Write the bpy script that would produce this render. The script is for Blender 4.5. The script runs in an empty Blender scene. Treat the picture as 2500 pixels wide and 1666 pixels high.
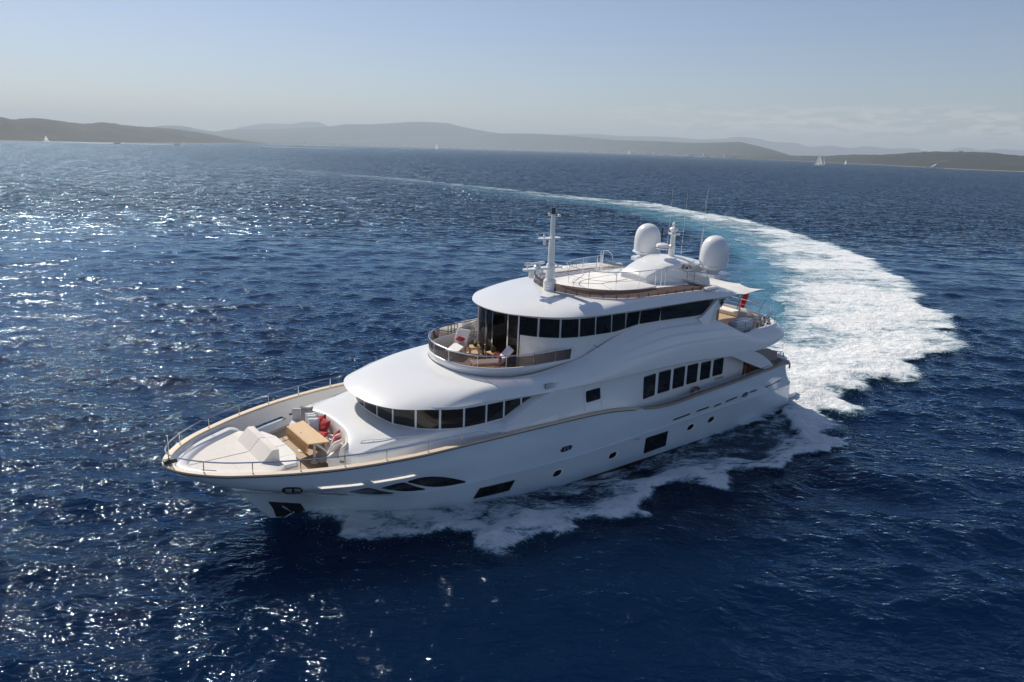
import bpy, bmesh, math, random
import numpy as np
from mathutils import Matrix, Vector

SC = bpy.context.scene
COL = SC.collection
R = math.radians
random.seed(7)
rng = np.random.default_rng(11)

# ------------------------------------------------------------------ camera
CAM_H = 14.534
PITCH, ROLL = R(13.9366), R(1.6087)
cd = bpy.data.cameras.new("camera")
cam = bpy.data.objects.new("camera", cd)
COL.objects.link(cam)
cd.sensor_width = 36.0
cd.lens = 1890.86 / 2500 * 36.0
cd.clip_start = 0.5
cd.clip_end = 60000
_fw = Vector((0, math.cos(PITCH), -math.sin(PITCH)))
_rt0 = Vector((1, 0, 0))
_up0 = Vector((0, math.sin(PITCH), math.cos(PITCH)))
_rt = _rt0 * math.cos(ROLL) + _up0 * math.sin(ROLL)
_up = -_rt0 * math.sin(ROLL) + _up0 * math.cos(ROLL)
cam.matrix_world = Matrix(((_rt.x, _up.x, -_fw.x, 0), (_rt.y, _up.y, -_fw.y, 0),
                           (_rt.z, _up.z, -_fw.z, CAM_H), (0, 0, 0, 1)))
SC.camera = cam

# ------------------------------------------------------------------ light
SUN_EL, SUN_AZ = R(43.0), R(-39.0)          # azimuth clockwise from +Y (the view direction)
world = bpy.data.worlds.new("World")
SC.world = world
world.use_nodes = True
wn, wl = world.node_tree.nodes, world.node_tree.links
wn.clear()
sky = wn.new("ShaderNodeTexSky")
sky.sky_type = 'NISHITA'
sky.sun_disc = False
sky.sun_elevation = SUN_EL
sky.sun_rotation = SUN_AZ
sky.altitude = 0
sky.air_density = 1.0
sky.dust_density = 0.4
sky.ozone_density = 1.5
bg = wn.new("ShaderNodeBackground")
bg.inputs["Strength"].default_value = 0.085
wo = wn.new("ShaderNodeOutputWorld")
# low bank of small clouds over the far coast, part of the sky itself
tc = wn.new("ShaderNodeTexCoord")
sep = wn.new("ShaderNodeSeparateXYZ")
wl.new(tc.outputs["Generated"], sep.inputs[0])
mp = wn.new("ShaderNodeMapping")
mp.inputs["Scale"].default_value = (24, 24, 120)
wl.new(tc.outputs["Generated"], mp.inputs[0])
cn = wn.new("ShaderNodeTexNoise")
cn.inputs["Scale"].default_value = 1.3
cn.inputs["Detail"].default_value = 6
cn.inputs["Roughness"].default_value = 0.55
wl.new(mp.outputs[0], cn.inputs["Vector"])


def wmath(op, a, b=None, c=None, clamp=False):
    n = wn.new("ShaderNodeMath")
    n.operation = op
    n.use_clamp = clamp
    for i, v in enumerate((a, b, c)):
        if v is None:
            continue
        if isinstance(v, (int, float)):
            n.inputs[i].default_value = v
        else:
            wl.new(v, n.inputs[i])
    return n.outputs[0]


def wrange(v, a, b, c, d, smooth=True):
    n = wn.new("ShaderNodeMapRange")
    n.interpolation_type = 'SMOOTHSTEP' if smooth else 'LINEAR'
    wl.new(v, n.inputs[0])
    for i, q in enumerate((a, b, c, d)):
        n.inputs[i + 1].default_value = q
    return n.outputs[0]


m_lo = wrange(sep.outputs[2], 0.012, 0.03, 0.35, 1)
m_hi = wrange(sep.outputs[2], 0.040, 0.066, 1, 0)
m_az = wrange(sep.outputs[0], 0.02, 0.20, 0, 1)
cm = wmath('MULTIPLY', wmath('MULTIPLY', m_lo, m_hi), m_az)
# puffs get rarer with height
thr = wrange(sep.outputs[2], 0.01, 0.07, 0.36, 0.54, False)
puff = wmath('MULTIPLY', wmath('SUBTRACT', cn.outputs[0], thr), 11.0, clamp=True)
puff = wmath('MULTIPLY', wmath('MULTIPLY', puff, cm), 1.0)
mixc = wn.new("ShaderNodeMix")
mixc.data_type = 'RGBA'
wl.new(puff, mixc.inputs[0])
hz = wn.new("ShaderNodeMix")
hz.data_type = 'RGBA'
hz.blend_type = 'MULTIPLY'
hz.inputs[0].default_value = 1.0
hz.inputs[7].default_value = (0.92, 0.92, 1.05, 1)   # polarised, slightly violet southern sky
wl.new(sky.outputs[0], hz.inputs[6])
wl.new(hz.outputs[2], mixc.inputs[6])
mixc.inputs[7].default_value = (8.4, 8.0, 7.8, 1)
wl.new(mixc.outputs[2], bg.inputs[0])
wl.new(bg.outputs[0], wo.inputs[0])

sl = bpy.data.lights.new("sun", 'SUN')
sl.energy = 5.0   # clear midday sun
sl.angle = R(0.53)
sl.color = (1.0, 0.925, 0.80)
sun = bpy.data.objects.new("sun", sl)
COL.objects.link(sun)
sdir = Vector((math.sin(SUN_AZ) * math.cos(SUN_EL), math.cos(SUN_AZ) * math.cos(SUN_EL), math.sin(SUN_EL)))
sun.rotation_euler = sdir.to_track_quat('Z', 'Y').to_euler()
sun.location = sdir * 200

SC.view_settings.view_transform = 'Standard'
SC.view_settings.look = 'None'
SC.view_settings.exposure = 0.0
SC.view_settings.gamma = 1.0
SC.view_settings.use_curve_mapping = False
SC.cycles.use_denoising = True
SC.cycles.max_bounces = 8
SC.cycles.transparent_max_bounces = 16
SC.cycles.sample_clamp_indirect = 4
SC.cycles.sample_clamp_direct = 400
SC.cycles.volume_bounces = 0
SC.cycles.volume_step_rate = 4


# ------------------------------------------------------------------ materials
def mat(name, color, rough=0.5, metal=0.0, var=0.03, vscale=3.0, bump=0.0, bscale=40.0, coat=0.0, ior=None, stretch=(1, 1, 1)):
    m = bpy.data.materials.new(name)
    m.use_nodes = True
    nt = m.node_tree
    p = nt.nodes["Principled BSDF"]
    p.inputs["Roughness"].default_value = rough
    p.inputs["Metallic"].default_value = metal
    p.inputs["Coat Weight"].default_value = coat
    p.inputs["Coat Roughness"].default_value = 0.04
    if ior:
        p.inputs["IOR"].default_value = ior
    t = nt.nodes.new("ShaderNodeTexCoord")
    mpn = nt.nodes.new("ShaderNodeMapping")
    mpn.inputs["Scale"].default_value = stretch
    nt.links.new(t.outputs["Object"], mpn.inputs[0])
    n = nt.nodes.new("ShaderNodeTexNoise")
    n.inputs["Scale"].default_value = vscale
    n.inputs["Detail"].default_value = 5
    nt.links.new(mpn.outputs[0], n.inputs["Vector"])
    r = nt.nodes.new("ShaderNodeValToRGB")
    c = np.array(color[:3])
    r.color_ramp.elements[0].position = 0.3
    r.color_ramp.elements[1].position = 0.7
    r.color_ramp.elements[0].color = (*np.clip(c * (1 - var), 0, 1), 1)
    r.color_ramp.elements[1].color = (*np.clip(c * (1 + var), 0, 1), 1)
    nt.links.new(n.outputs[0], r.inputs[0])
    nt.links.new(r.outputs[0], p.inputs["Base Color"])
    if bump:
        n2 = nt.nodes.new("ShaderNodeTexNoise")
        n2.inputs["Scale"].default_value = bscale
        n2.inputs["Detail"].default_value = 3
        nt.links.new(mpn.outputs[0], n2.inputs["Vector"])
        b = nt.nodes.new("ShaderNodeBump")
        b.inputs["Strength"].default_value = bump
        b.inputs["Distance"].default_value = 0.02
        nt.links.new(n2.outputs[0], b.inputs["Height"])
        nt.links.new(b.outputs[0], p.inputs["Normal"])
    return m


def teak_mat(name, base, gap, plank, rough=0.6, axis='Y'):
    """planks running fore and aft with dark caulking"""
    m = bpy.data.materials.new(name)
    m.use_nodes = True
    nt = m.node_tree
    p = nt.nodes["Principled BSDF"]
    p.inputs["Roughness"].default_value = rough
    t = nt.nodes.new("ShaderNodeTexCoord")
    s = nt.nodes.new("ShaderNodeSeparateXYZ")
    nt.links.new(t.outputs["Object"], s.inputs[0])

    def mth(op, a, b, clamp=False):
        q = nt.nodes.new("ShaderNodeMath")
        q.operation = op
        q.use_clamp = clamp
        for i, v in enumerate((a, b)):
            if isinstance(v, (int, float)):
                q.inputs[i].default_value = v
            else:
                nt.links.new(v, q.inputs[i])
        return q.outputs[0]
    y = mth('DIVIDE', s.outputs[1 if axis == 'Y' else 0], plank)
    fr = mth('FRACT', y, 0)
    line = mth('LESS_THAN', fr, 0.13)
    n = nt.nodes.new("ShaderNodeTexNoise")
    mpn = nt.nodes.new("ShaderNodeMapping")
    mpn.inputs["Scale"].default_value = (1.0, 12, 12) if axis == 'Y' else (12, 1, 12)
    nt.links.new(t.outputs["Object"], mpn.inputs[0])
    nt.links.new(mpn.outputs[0], n.inputs["Vector"])
    n.inputs["Scale"].default_value = 2.0
    n.inputs["Detail"].default_value = 6
    r = nt.nodes.new("ShaderNodeValToRGB")
    c = np.array(base)
    r.color_ramp.elements[0].position = 0.25
    r.color_ramp.elements[1].position = 0.75
    r.color_ramp.elements[0].color = (*(c * 0.8), 1)
    r.color_ramp.elements[1].color = (*np.clip(c * 1.15, 0, 1), 1)
    nt.links.new(n.outputs[0], r.inputs[0])
    mx = nt.nodes.new("ShaderNodeMix")
    mx.data_type = 'RGBA'
    nt.links.new(line, mx.inputs[0])
    nt.links.new(r.outputs[0], mx.inputs[6])
    mx.inputs[7].default_value = (*gap, 1)
    nt.links.new(mx.outputs[2], p.inputs["Base Color"])
    return m


def tint_glass(name, color, alpha_mix, rough=0.02):
    m = bpy.data.materials.new(name)
    m.use_nodes = True
    nt = m.node_tree
    nt.nodes.clear()
    out = nt.nodes.new("ShaderNodeOutputMaterial")
    tr = nt.nodes.new("ShaderNodeBsdfTransparent")
    n = nt.nodes.new("ShaderNodeTexNoise")
    n.inputs["Scale"].default_value = 0.8
    r = nt.nodes.new("ShaderNodeValToRGB")
    r.color_ramp.elements[0].color = (*(np.array(color) * 0.94), 1)
    r.color_ramp.elements[1].color = (*color, 1)
    nt.links.new(n.outputs[0], r.inputs[0])
    nt.links.new(r.outputs[0], tr.inputs[0])
    gl = nt.nodes.new("ShaderNodeBsdfGlossy")
    gl.inputs["Roughness"].default_value = rough
    df = nt.nodes.new("ShaderNodeBsdfDiffuse")
    df.inputs[0].default_value = (*(np.array(color) * 0.45), 1)
    m1 = nt.nodes.new("ShaderNodeMixShader")
    m1.inputs[0].default_value = alpha_mix
    nt.links.new(tr.outputs[0], m1.inputs[1])
    nt.links.new(df.outputs[0], m1.inputs[2])
    fr = nt.nodes.new("ShaderNodeFresnel")
    fr.inputs[0].default_value = 1.5
    m2 = nt.nodes.new("ShaderNodeMixShader")
    nt.links.new(fr.outputs[0], m2.inputs[0])
    nt.links.new(m1.outputs[0], m2.inputs[1])
    nt.links.new(gl.outputs[0], m2.inputs[2])
    nt.links.new(m2.outputs[0], out.inputs[0])
    return m


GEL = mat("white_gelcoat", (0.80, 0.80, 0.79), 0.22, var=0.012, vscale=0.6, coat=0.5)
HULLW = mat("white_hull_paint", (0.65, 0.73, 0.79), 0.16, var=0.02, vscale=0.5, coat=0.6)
GELM = mat("matte_white_paint", (0.76, 0.75, 0.73), 0.45, var=0.03, vscale=2)
BOOT = mat("dark_red_antifouling", (0.045, 0.012, 0.012), 0.4, var=0.2)
CAP = mat("bleached_teak_cap", (0.62, 0.50, 0.37), 0.5, var=0.10, vscale=2.5, stretch=(0.6, 6, 6))
TEAKD = teak_mat("teak_deck", (0.42, 0.31, 0.21), (0.10, 0.08, 0.06), 0.075)
TEAK = mat("varnished_teak", (0.55, 0.27, 0.085), 0.35, var=0.16, vscale=2.2, stretch=(14, 1.2, 14), coat=0.2)
TEAKL = mat("pale_teak_top", (0.66, 0.45, 0.24), 0.45, var=0.10, vscale=2.2, stretch=(16, 1.0, 16))
WOOD = mat("dark_mahogany", (0.20, 0.075, 0.025), 0.3, var=0.25, vscale=3, stretch=(10, 10, 1))
GLASS = mat("black_tinted_glass", (0.006, 0.007, 0.010), 0.03, var=0.1, coat=0.0)
GLASS.node_tree.nodes["Principled BSDF"].inputs["Specular IOR Level"].default_value = 0.28
BROWNG = tint_glass("brown_tinted_glass", (0.42, 0.34, 0.32), 0.30)
BROWND = tint_glass("dark_brown_windscreen", (0.30, 0.22, 0.20), 0.55)
STEEL = mat("polished_steel", (0.62, 0.63, 0.65), 0.12, metal=1.0, var=0.04)
DARKM = mat("dark_metal", (0.05, 0.055, 0.06), 0.35, metal=0.6, var=0.1)
RUB = mat("black_rubber", (0.015, 0.015, 0.016), 0.6)
CREAM = mat("cream_upholstery", (0.72, 0.68, 0.63), 0.85, var=0.035, vscale=4, bump=0.25, bscale=120)
CREAM2 = mat("white_upholstery", (0.78, 0.76, 0.73), 0.85, var=0.03, vscale=4, bump=0.25, bscale=120)
GREYC = mat("grey_cover_cloth", (0.42, 0.38, 0.35), 0.9, var=0.08, vscale=5, bump=0.4, bscale=14)
REDC = mat("red_cushion_cloth", (0.42, 0.03, 0.035), 0.85, var=0.10, vscale=6, bump=0.3, bscale=90)
BLUEC = mat("pale_blue_cover", (0.50, 0.55, 0.62), 0.8, var=0.06, vscale=3, bump=0.4, bscale=10)
CANVAS = mat("awning_canvas", (0.80, 0.77, 0.72), 0.85, var=0.03, vscale=2, bump=0.2, bscale=60)
DOME = mat("radome_white", (0.80, 0.80, 0.80), 0.28, var=0.01, coat=0.3)
FLAGR = mat("red_flag_cloth", (0.55, 0.008, 0.02), 0.7, var=0.08)
LAMPG = mat("lamp_lens", (0.42, 0.44, 0.46), 0.1, var=0.02, coat=1.0)
VENT = mat("vent_slats", (0.10, 0.10, 0.10), 0.5)
LEAF = mat("plant_leaves", (0.05, 0.09, 0.03), 0.6, var=0.3, vscale=20)
PETAL = mat("pale_petals", (0.75, 0.66, 0.55), 0.7, var=0.1, vscale=30)
INTER = mat("interior_dark", (0.05, 0.04, 0.035), 0.6, var=0.3)


# ------------------------------------------------------------------ builders
def tag(o, label=None, cat=None, group=None, kind=None):
    if label: o["label"] = label
    if cat: o["category"] = cat
    if group: o["group"] = group
    if kind: o["kind"] = kind
    return o


def empty(name, mtx, label=None, cat=None, group=None):
    o = bpy.data.objects.new(name, None)
    COL.objects.link(o)
    o.empty_display_size = 0.3
    o.matrix_world = mtx
    return tag(o, label, cat, group)


class MB:
    """collects surfaces and links them as one mesh object"""

    def __init__(self):
        self.v, self.f, self.m = [], [], []
        self.mi = 0

    def add(self, vs, fs, mi=None):
        b = len(self.v)
        self.v += [tuple(map(float, p)) for p in vs]
        self.f += [tuple(b + i for i in q) for q in fs]
        self.m += [self.mi if mi is None else mi] * len(fs)
        return self

    def grid(self, rows, closed=False, mi=None):
        n, k = len(rows), len(rows[0])
        vs = [p for r_ in rows for p in r_]
        fs = []
        for i in range(n - 1):
            for j in range(k if closed else k - 1):
                j2 = (j + 1) % k
                fs.append((i * k + j, i * k + j2, (i + 1) * k + j2, (i + 1) * k + j))
        return self.add(vs, fs, mi)

    def tube(self, pts, r, n=8, closed=False, caps=True, mi=None):
        P = [Vector(p) for p in pts]
        N = len(P)
        rs = r if hasattr(r, '__len__') else [r] * N
        rows = []
        prev = None
        for i in range(N):
            if closed:
                t = P[(i + 1) % N] - P[i - 1]
            else:
                t = P[min(i + 1, N - 1)] - P[max(i - 1, 0)]
            if t.length < 1e-9: t = Vector((0, 0, 1))
            t.normalize()
            ref = prev if prev is not None else (Vector((0, 0, 1)) if abs(t.z) < 0.9 else Vector((1, 0, 0)))
            a = (ref - t * ref.dot(t))
            if a.length < 1e-6:
                a = Vector((1, 0, 0)) - t * t.x
            a.normalize()
            b = t.cross(a)
            prev = a
            rows.append([P[i] + (a * math.cos(2 * math.pi * k / n) + b * math.sin(2 * math.pi * k / n)) * rs[i] for k in range(n)])
        if closed: rows.append(rows[0])
        self.grid(rows, closed=True, mi=mi)
        if caps and not closed:
            b0 = len(self.v) - N * n
            self.f.append(tuple(b0 + k for k in reversed(range(n))))
            self.f.append(tuple(b0 + (N - 1) * n + k for k in range(n)))
            self.m += [self.mi if mi is None else mi] * 2
        return self

    def box(self, c, s, rz=0.0, bev=0.0, top=1.0, mi=None, ry=0.0):
        """rounded box: centre, full size, optional top taper"""
        hx, hy, hz = s[0] / 2, s[1] / 2, s[2] / 2
        b = min(bev, hx * .9, hy * .9, hz * .9)
        lay = [(-hz, b, 1), (-hz + b, 0, 1), (hz - b, 0, top), (hz, b, top)] if b > 0 else [(-hz, 0, 1), (hz, 0, top)]
        rows = []
        for z, ins, tp in lay:
            x, y = hx * tp - ins, hy * tp - ins
            if b > 0:
                q = b * 0.6
                ring = [(x - q, -y), (x, -y + q), (x, y - q), (x - q, y), (-x + q, y), (-x, y - q), (-x, -y + q), (-x + q, -y)]
            else:
                ring = [(x, -y), (x, y), (-x, y), (-x, -y)]
            rows.append([(px, py, z) for px, py in ring])
        M = Matrix.Translation(Vector(c)) @ Matrix.Rotation(rz, 4, 'Z') @ Matrix.Rotation(ry, 4, 'Y')
        rows = [[M @ Vector(p) for p in r_] for r_ in rows]
        k = len(rows[0])
        self.grid(rows, closed=True, mi=mi)
        b0 = len(self.v) - len(rows) * k
        self.f.append(tuple(b0 + i for i in reversed(range(k))))
        self.f.append(tuple(b0 + (len(rows) - 1) * k + i for i in range(k)))
        self.m += [self.mi if mi is None else mi] * 2
        return self

    def lathe(self, prof, c=(0, 0, 0), n=32, mi=None):
        rows = [[(c[0] + r_ * math.cos(2 * math.pi * k / n), c[1] + r_ * math.sin(2 * math.pi * k / n), c[2] + z) for k in range(n)]
                for r_, z in prof]
        return self.grid(rows, closed=True, mi=mi)

    def prism(self, poly, z0, z1, mi=None):
        """poly: list of (x,y) counter-clockwise; z0/z1 numbers or lists"""
        n = len(poly)
        a = z0 if hasattr(z0, '__len__') else [z0] * n
        b = z1 if hasattr(z1, '__len__') else [z1] * n
        vs = [(p[0], p[1], a[i]) for i, p in enumerate(poly)] + [(p[0], p[1], b[i]) for i, p in enumerate(poly)]
        fs = [(i, (i + 1) % n, n + (i + 1) % n, n + i) for i in range(n)]
        fs += [tuple(reversed(range(n))), tuple(range(n, 2 * n))]
        return self.add(vs, fs, mi)

    def mirror(self):
        n = len(self.v)
        self.v += [(x, -y, z) for x, y, z in self.v]
        self.f += [tuple(n + i for i in reversed(q)) for q in self.f]
        self.m += list(self.m)
        return self

    def build(self, name, mats, parent=None, smooth=True, angle=None, weld=1e-4, recalc=True, origin=None):
        me = bpy.data.meshes.new(name)
        vs = self.v if origin is None else [(x - origin[0], y - origin[1], z - origin[2]) for x, y, z in self.v]
        me.from_pydata(vs, [], self.f)
        for m_ in (mats if isinstance(mats, (list, tuple)) else [mats]):
            me.materials.append(m_)
        me.polygons.foreach_set("material_index", self.m)
        bm = bmesh.new()
        bm.from_mesh(me)
        if weld: bmesh.ops.remove_doubles(bm, verts=bm.verts, dist=weld)
        if recalc: bmesh.ops.recalc_face_normals(bm, faces=bm.faces)
        ang = R(angle if angle else 35)
        for f_ in bm.faces: f_.smooth = smooth
        if smooth:
            for e_ in bm.edges:
                if len(e_.link_faces) == 2 and e_.calc_face_angle(0) > ang: e_.smooth = False
        bm.to_mesh(me)
        bm.free()
        o = bpy.data.objects.new(name, me)
        COL.objects.link(o)
        if parent is not None: o.parent = parent
        if origin is not None: o.location = origin
        return o


def pchip(xs, ys):
    x = np.array(xs, float)
    y = np.array(ys, float)
    if x[0] > x[-1]: x, y = x[::-1], y[::-1]
    h = np.diff(x)
    dl = np.diff(y) / h
    d = np.zeros(len(x))
    for i in range(1, len(x) - 1):
        if dl[i - 1] * dl[i] > 0:
            w1, w2 = 2 * h[i] + h[i - 1], h[i] + 2 * h[i - 1]
            d[i] = (w1 + w2) / (w1 / dl[i - 1] + w2 / dl[i])
    d[0], d[-1] = dl[0], dl[-1]

    def f(q):
        q = np.asarray(q, float)
        qc = np.clip(q, x[0], x[-1])
        i = np.clip(np.searchsorted(x, qc) - 1, 0, len(x) - 2)
        t = (qc - x[i]) / h[i]
        return ((1 + 2 * t) * (1 - t) ** 2 * y[i] + t * (1 - t) ** 2 * h[i] * d[i]
                + t * t * (3 - 2 * t) * y[i + 1] + t * t * (t - 1) * h[i] * d[i + 1])
    return f


def spline(pts, n, sym=True):
    """centripetal-ish Catmull-Rom through pts (any dimension); sym mirrors y across the tip so the nose is round"""
    P = np.array(pts, float)
    if sym:
        q = P[1].copy()
        q[1] = -q[1]
        if P.shape[1] >= 5: q[4] = -q[4]
        P = np.vstack([q, P])
    else:
        P = np.vstack([2 * P[0] - P[1], P])
    P = np.vstack([P, 2 * P[-1] - P[-2]])
    d = np.linalg.norm(np.diff(P[:, :2], axis=0), axis=1) ** 0.5 + 1e-6
    t = np.concatenate([[0], np.cumsum(d)])
    L = np.linspace(t[1], t[-2], n)
    out = []
    for s in L:
        i = int(np.clip(np.searchsorted(t, s) - 1, 1, len(P) - 3))
        t0, t1, t2, t3 = t[i - 1:i + 3]
        p0, p1, p2, p3 = P[i - 1:i + 3]
        A1 = (t1 - s) / (t1 - t0) * p0 + (s - t0) / (t1 - t0) * p1
        A2 = (t2 - s) / (t2 - t1) * p1 + (s - t1) / (t2 - t1) * p2
        A3 = (t3 - s) / (t3 - t2) * p2 + (s - t2) / (t3 - t2) * p3
        B1 = (t2 - s) / (t2 - t0) * A1 + (s - t0) / (t2 - t0) * A2
        B2 = (t3 - s) / (t3 - t1) * A2 + (s - t1) / (t3 - t1) * A3
        out.append((t2 - s) / (t2 - t1) * B1 + (s - t1) / (t2 - t1) * B2)
    return np.array(out)


def offset(C, d):
    """2D inward offset of a port-side curve (tip at y=0 first, going aft); positive d moves inboard"""
    C = np.array(C, float)
    t = np.gradient(C[:, :2], axis=0)
    t[0] = (0, 1)
    t /= np.linalg.norm(t, axis=1)[:, None] + 1e-12
    n = np.stack([t[:, 1], -t[:, 0]], 1)       # outward (forward / port)
    O = C.copy()
    O[:, :2] = C[:, :2] - n * d
    O[:, 1] = np.maximum(O[:, 1], 0)
    return O


def mirror_curve(C):
    """full curve from starboard aft, round the tip, to port aft"""
    C = np.array(C, float)
    S = C[1:][::-1].copy() if abs(C[0, 1]) < 1e-6 else C[::-1].copy()
    S[:, 1] *= -1
    return np.vstack([S, C])


def resample(C, n):
    C = np.array(C, float)
    s = np.concatenate([[0], np.cumsum(np.linalg.norm(np.diff(C, axis=0), axis=1))])
    q = np.linspace(0, s[-1], n)
    return np.stack([np.interp(q, s, C[:, k]) for k in range(C.shape[1])], 1)


# ------------------------------------------------------------------ the yacht's own frame
YAW, HEEL, TRIM = R(218.16998), R(2.39225), R(-0.97335)
_Rz = Matrix.Rotation(YAW, 4, 'Z')
_Ry = Matrix(((math.cos(TRIM), 0, -math.sin(TRIM), 0), (0, 1, 0, 0), (math.sin(TRIM), 0, math.cos(TRIM), 0), (0, 0, 0, 1)))
_Rx = Matrix(((1, 0, 0, 0), (0, math.cos(HEEL), math.sin(HEEL), 0), (0, -math.sin(HEEL), math.cos(HEEL), 0), (0, 0, 0, 1)))
BX, BY = 1.71924, 37.11188
BOAT = Matrix.Translation((BX, BY, 0)) @ _Rz @ _Ry @ _Rx


def aboard(x, y, z, rz=0.0):
    return BOAT @ Matrix.Translation((x, y, z)) @ Matrix.Rotation(rz, 4, 'Z')

# ================================================================== THE YACHT
Y = empty("motor_yacht", BOAT, "large white three-deck motor yacht heeling as it turns at speed", "motor yacht")

# ---- hull lines: level curves from keel to sheer (x forward, y to port, z up)
sheer_z = pchip([18, 10, 8, 6.2, 3.65, 1.2, -0.2, -1.03, -2.1, -3.27, -4.5, -6.3, -9.8, -13.6, -14.6],
                [3.47, 3.52, 3.53, 3.49, 3.43, 3.35, 3.25, 3.14, 2.95, 2.77, 2.72, 2.81, 2.95, 3.13, 3.18])
knuck_z = pchip([15.4, 12, 6.1, 1.3, -3.9, -11.5, -16], [1.62, 1.60, 1.56, 1.42, 1.52, 1.66, 1.70])
sheer_y = pchip([17.99, 17.96, 17.86, 17.6, 17.3, 17.0, 16.4, 15.65, 14.21, 12.7, 11.16, 9.56, 8, 5, -8, -12.5, -14.5],
                [0, 0.18, 0.50, 0.95, 1.32, 1.63, 2.12, 2.56, 3.28, 3.82, 4.18, 4.40, 4.48, 4.50, 4.48, 4.40, 4.30])
lvl = [
    # x stem, x transom, z(x), y(x)
    (12.6, -16.6, lambda x: -1.3 + 0 * x, pchip([12.6, 10, 6, 0, -10, -16.6], [0, .5, 1.9, 2.9, 3.2, 3.0])),
    (13.9, -16.6, lambda x: -0.28 + 0 * x, pchip([13.9, 12.5, 9.4, 7.8, 5, 1.5, -6, -12.5, -16.6], [0, .6, 2.35, 3.05, 3.6, 3.86, 3.95, 3.92, 3.6])),
    (14.1, -16.5, lambda x: -0.10 + 0 * x, pchip([14.05, 12.3, 9.44, 7.8, 5, 1.5, -6, -12.5, -16.5], [0, .85, 2.6, 3.25, 3.7, 3.94, 4.0, 3.96, 3.65])),
    (14.75, -16.1, lambda x: 0.8 + 0 * x, pchip([14.75, 13.5, 12, 10, 8, 6, 3, -10, -14, -16.1], [0, .72, 1.75, 2.95, 3.6, 3.93, 4.1, 4.12, 4.07, 3.8])),
    (15.32, -15.65, lambda x: knuck_z(x) - 0.07, pchip([15.32, 14.78, 14.1, 13.07, 11.5, 9.7, 7.5, 5, -12, -14.5, -15.65], [0, .36, .86, 1.6, 2.68, 3.62, 4.05, 4.22, 4.25, 4.18, 4.0])),
    (15.40, -15.6, lambda x: knuck_z(x), pchip([15.4, 14.78, 14.1, 13.07, 11.5, 9.7, 7.5, 5, -12, -14.5, -15.6], [0, .42, .95, 1.72, 2.84, 3.78, 4.16, 4.31, 4.33, 4.25, 4.06])),
]


def frac_z(fr):
    return lambda x: knuck_z(x) + fr * (sheer_z(x) - knuck_z(x))


lvl += [
    (16.0, -15.25, frac_z(.22), pchip([16.0, 15.2, 14.5, 13.4, 12, 10, 8, 5, -12, -15.25], [0, .95, 1.55, 2.35, 3.15, 3.9, 4.2, 4.36, 4.37, 4.1])),
    (16.55, -15.0, frac_z(.40), pchip([16.55, 16.0, 15.2, 14.5, 13.4, 12, 10, 8, 5, -12, -15.0], [0, .85, 1.75, 2.3, 2.95, 3.62, 4.15, 4.34, 4.41, 4.40, 4.14])),
    (16.98, -14.85, frac_z(.556), pchip([16.98, 16.85, 16.3, 15.5, 14.5, 13.44, 11.95, 10, 8, 5, -12, -14.85], [0, .35, 1.2, 2.05, 2.78, 3.30, 3.86, 4.26, 4.41, 4.45, 4.42, 4.18])),
    (17.22, -14.75, frac_z(.645), pchip([17.22, 17.1, 16.6, 15.7, 14.6, 13.44, 11.95, 10, 8, 5, -12, -14.75], [0, .38, 1.3, 2.15, 2.88, 3.42, 3.93, 4.31, 4.44, 4.46, 4.42, 4.2])),
    (17.68, -14.6, frac_z(.82), pchip([17.68, 17.6, 17.2, 16.6, 15.7, 14.4, 12.8, 11.2, 9.6, 8, 5, -12, -14.6], [0, .32, 1.05, 1.72, 2.4, 3.1, 3.74, 4.13, 4.36, 4.46, 4.48, 4.42, 4.24])),
    (17.99, -14.5, sheer_z, sheer_y),
]
NSLOT_LO, NSLOT_HI = 8, 9


def lvl_y(k, x):
    x0, x1, zf, yf = lvl[k]
    y = yf(x)
    # rounded quarter towards the transom
    q = np.clip((x1 + 0.55 - np.asarray(x, float)) / 0.55, 0, 1)
    return np.where(np.asarray(x) > x0, 0.0, y - 0.42 * (1 - np.sqrt(np.maximum(1 - q ** 2, 0))))


def hull_y(x, z):
    zs = np.array([float(l[2](x)) for l in lvl])
    ys = np.array([float(lvl_y(k, x)) for k in range(len(lvl))])
    return float(np.interp(z, zs, ys))


U = np.unique(np.round(np.concatenate([np.linspace(0, 1, 150) ** 1.7, np.linspace(0, .35, 90), 1 - np.linspace(0, 0.02, 9)]), 5))


def lvl_row(k, xs=None):
    x0, x1, zf, yf = lvl[k]
    x = x0 + (x1 - x0) * U if xs is None else xs
    return np.stack([x, lvl_y(k, x), zf(x) + 0 * x], 1)


rows = [lvl_row(k) for k in range(len(lvl))]
SLOTS = [(13.50, 11.93), (11.67, 9.92)]


def slot_cols(i):
    x = rows[NSLOT_LO][:, 0]
    a, b = SLOTS[i]
    c = np.where((x <= a) & (x >= b))[0]
    return c[0], c[-1]


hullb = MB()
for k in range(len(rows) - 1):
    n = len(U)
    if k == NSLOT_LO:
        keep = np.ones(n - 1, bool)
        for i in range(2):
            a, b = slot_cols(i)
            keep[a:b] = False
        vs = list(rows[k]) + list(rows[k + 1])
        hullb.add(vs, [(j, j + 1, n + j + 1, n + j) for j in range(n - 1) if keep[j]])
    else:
        hullb.grid([rows[k], rows[k + 1]], mi=1 if k <= 1 else 0)
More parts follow.
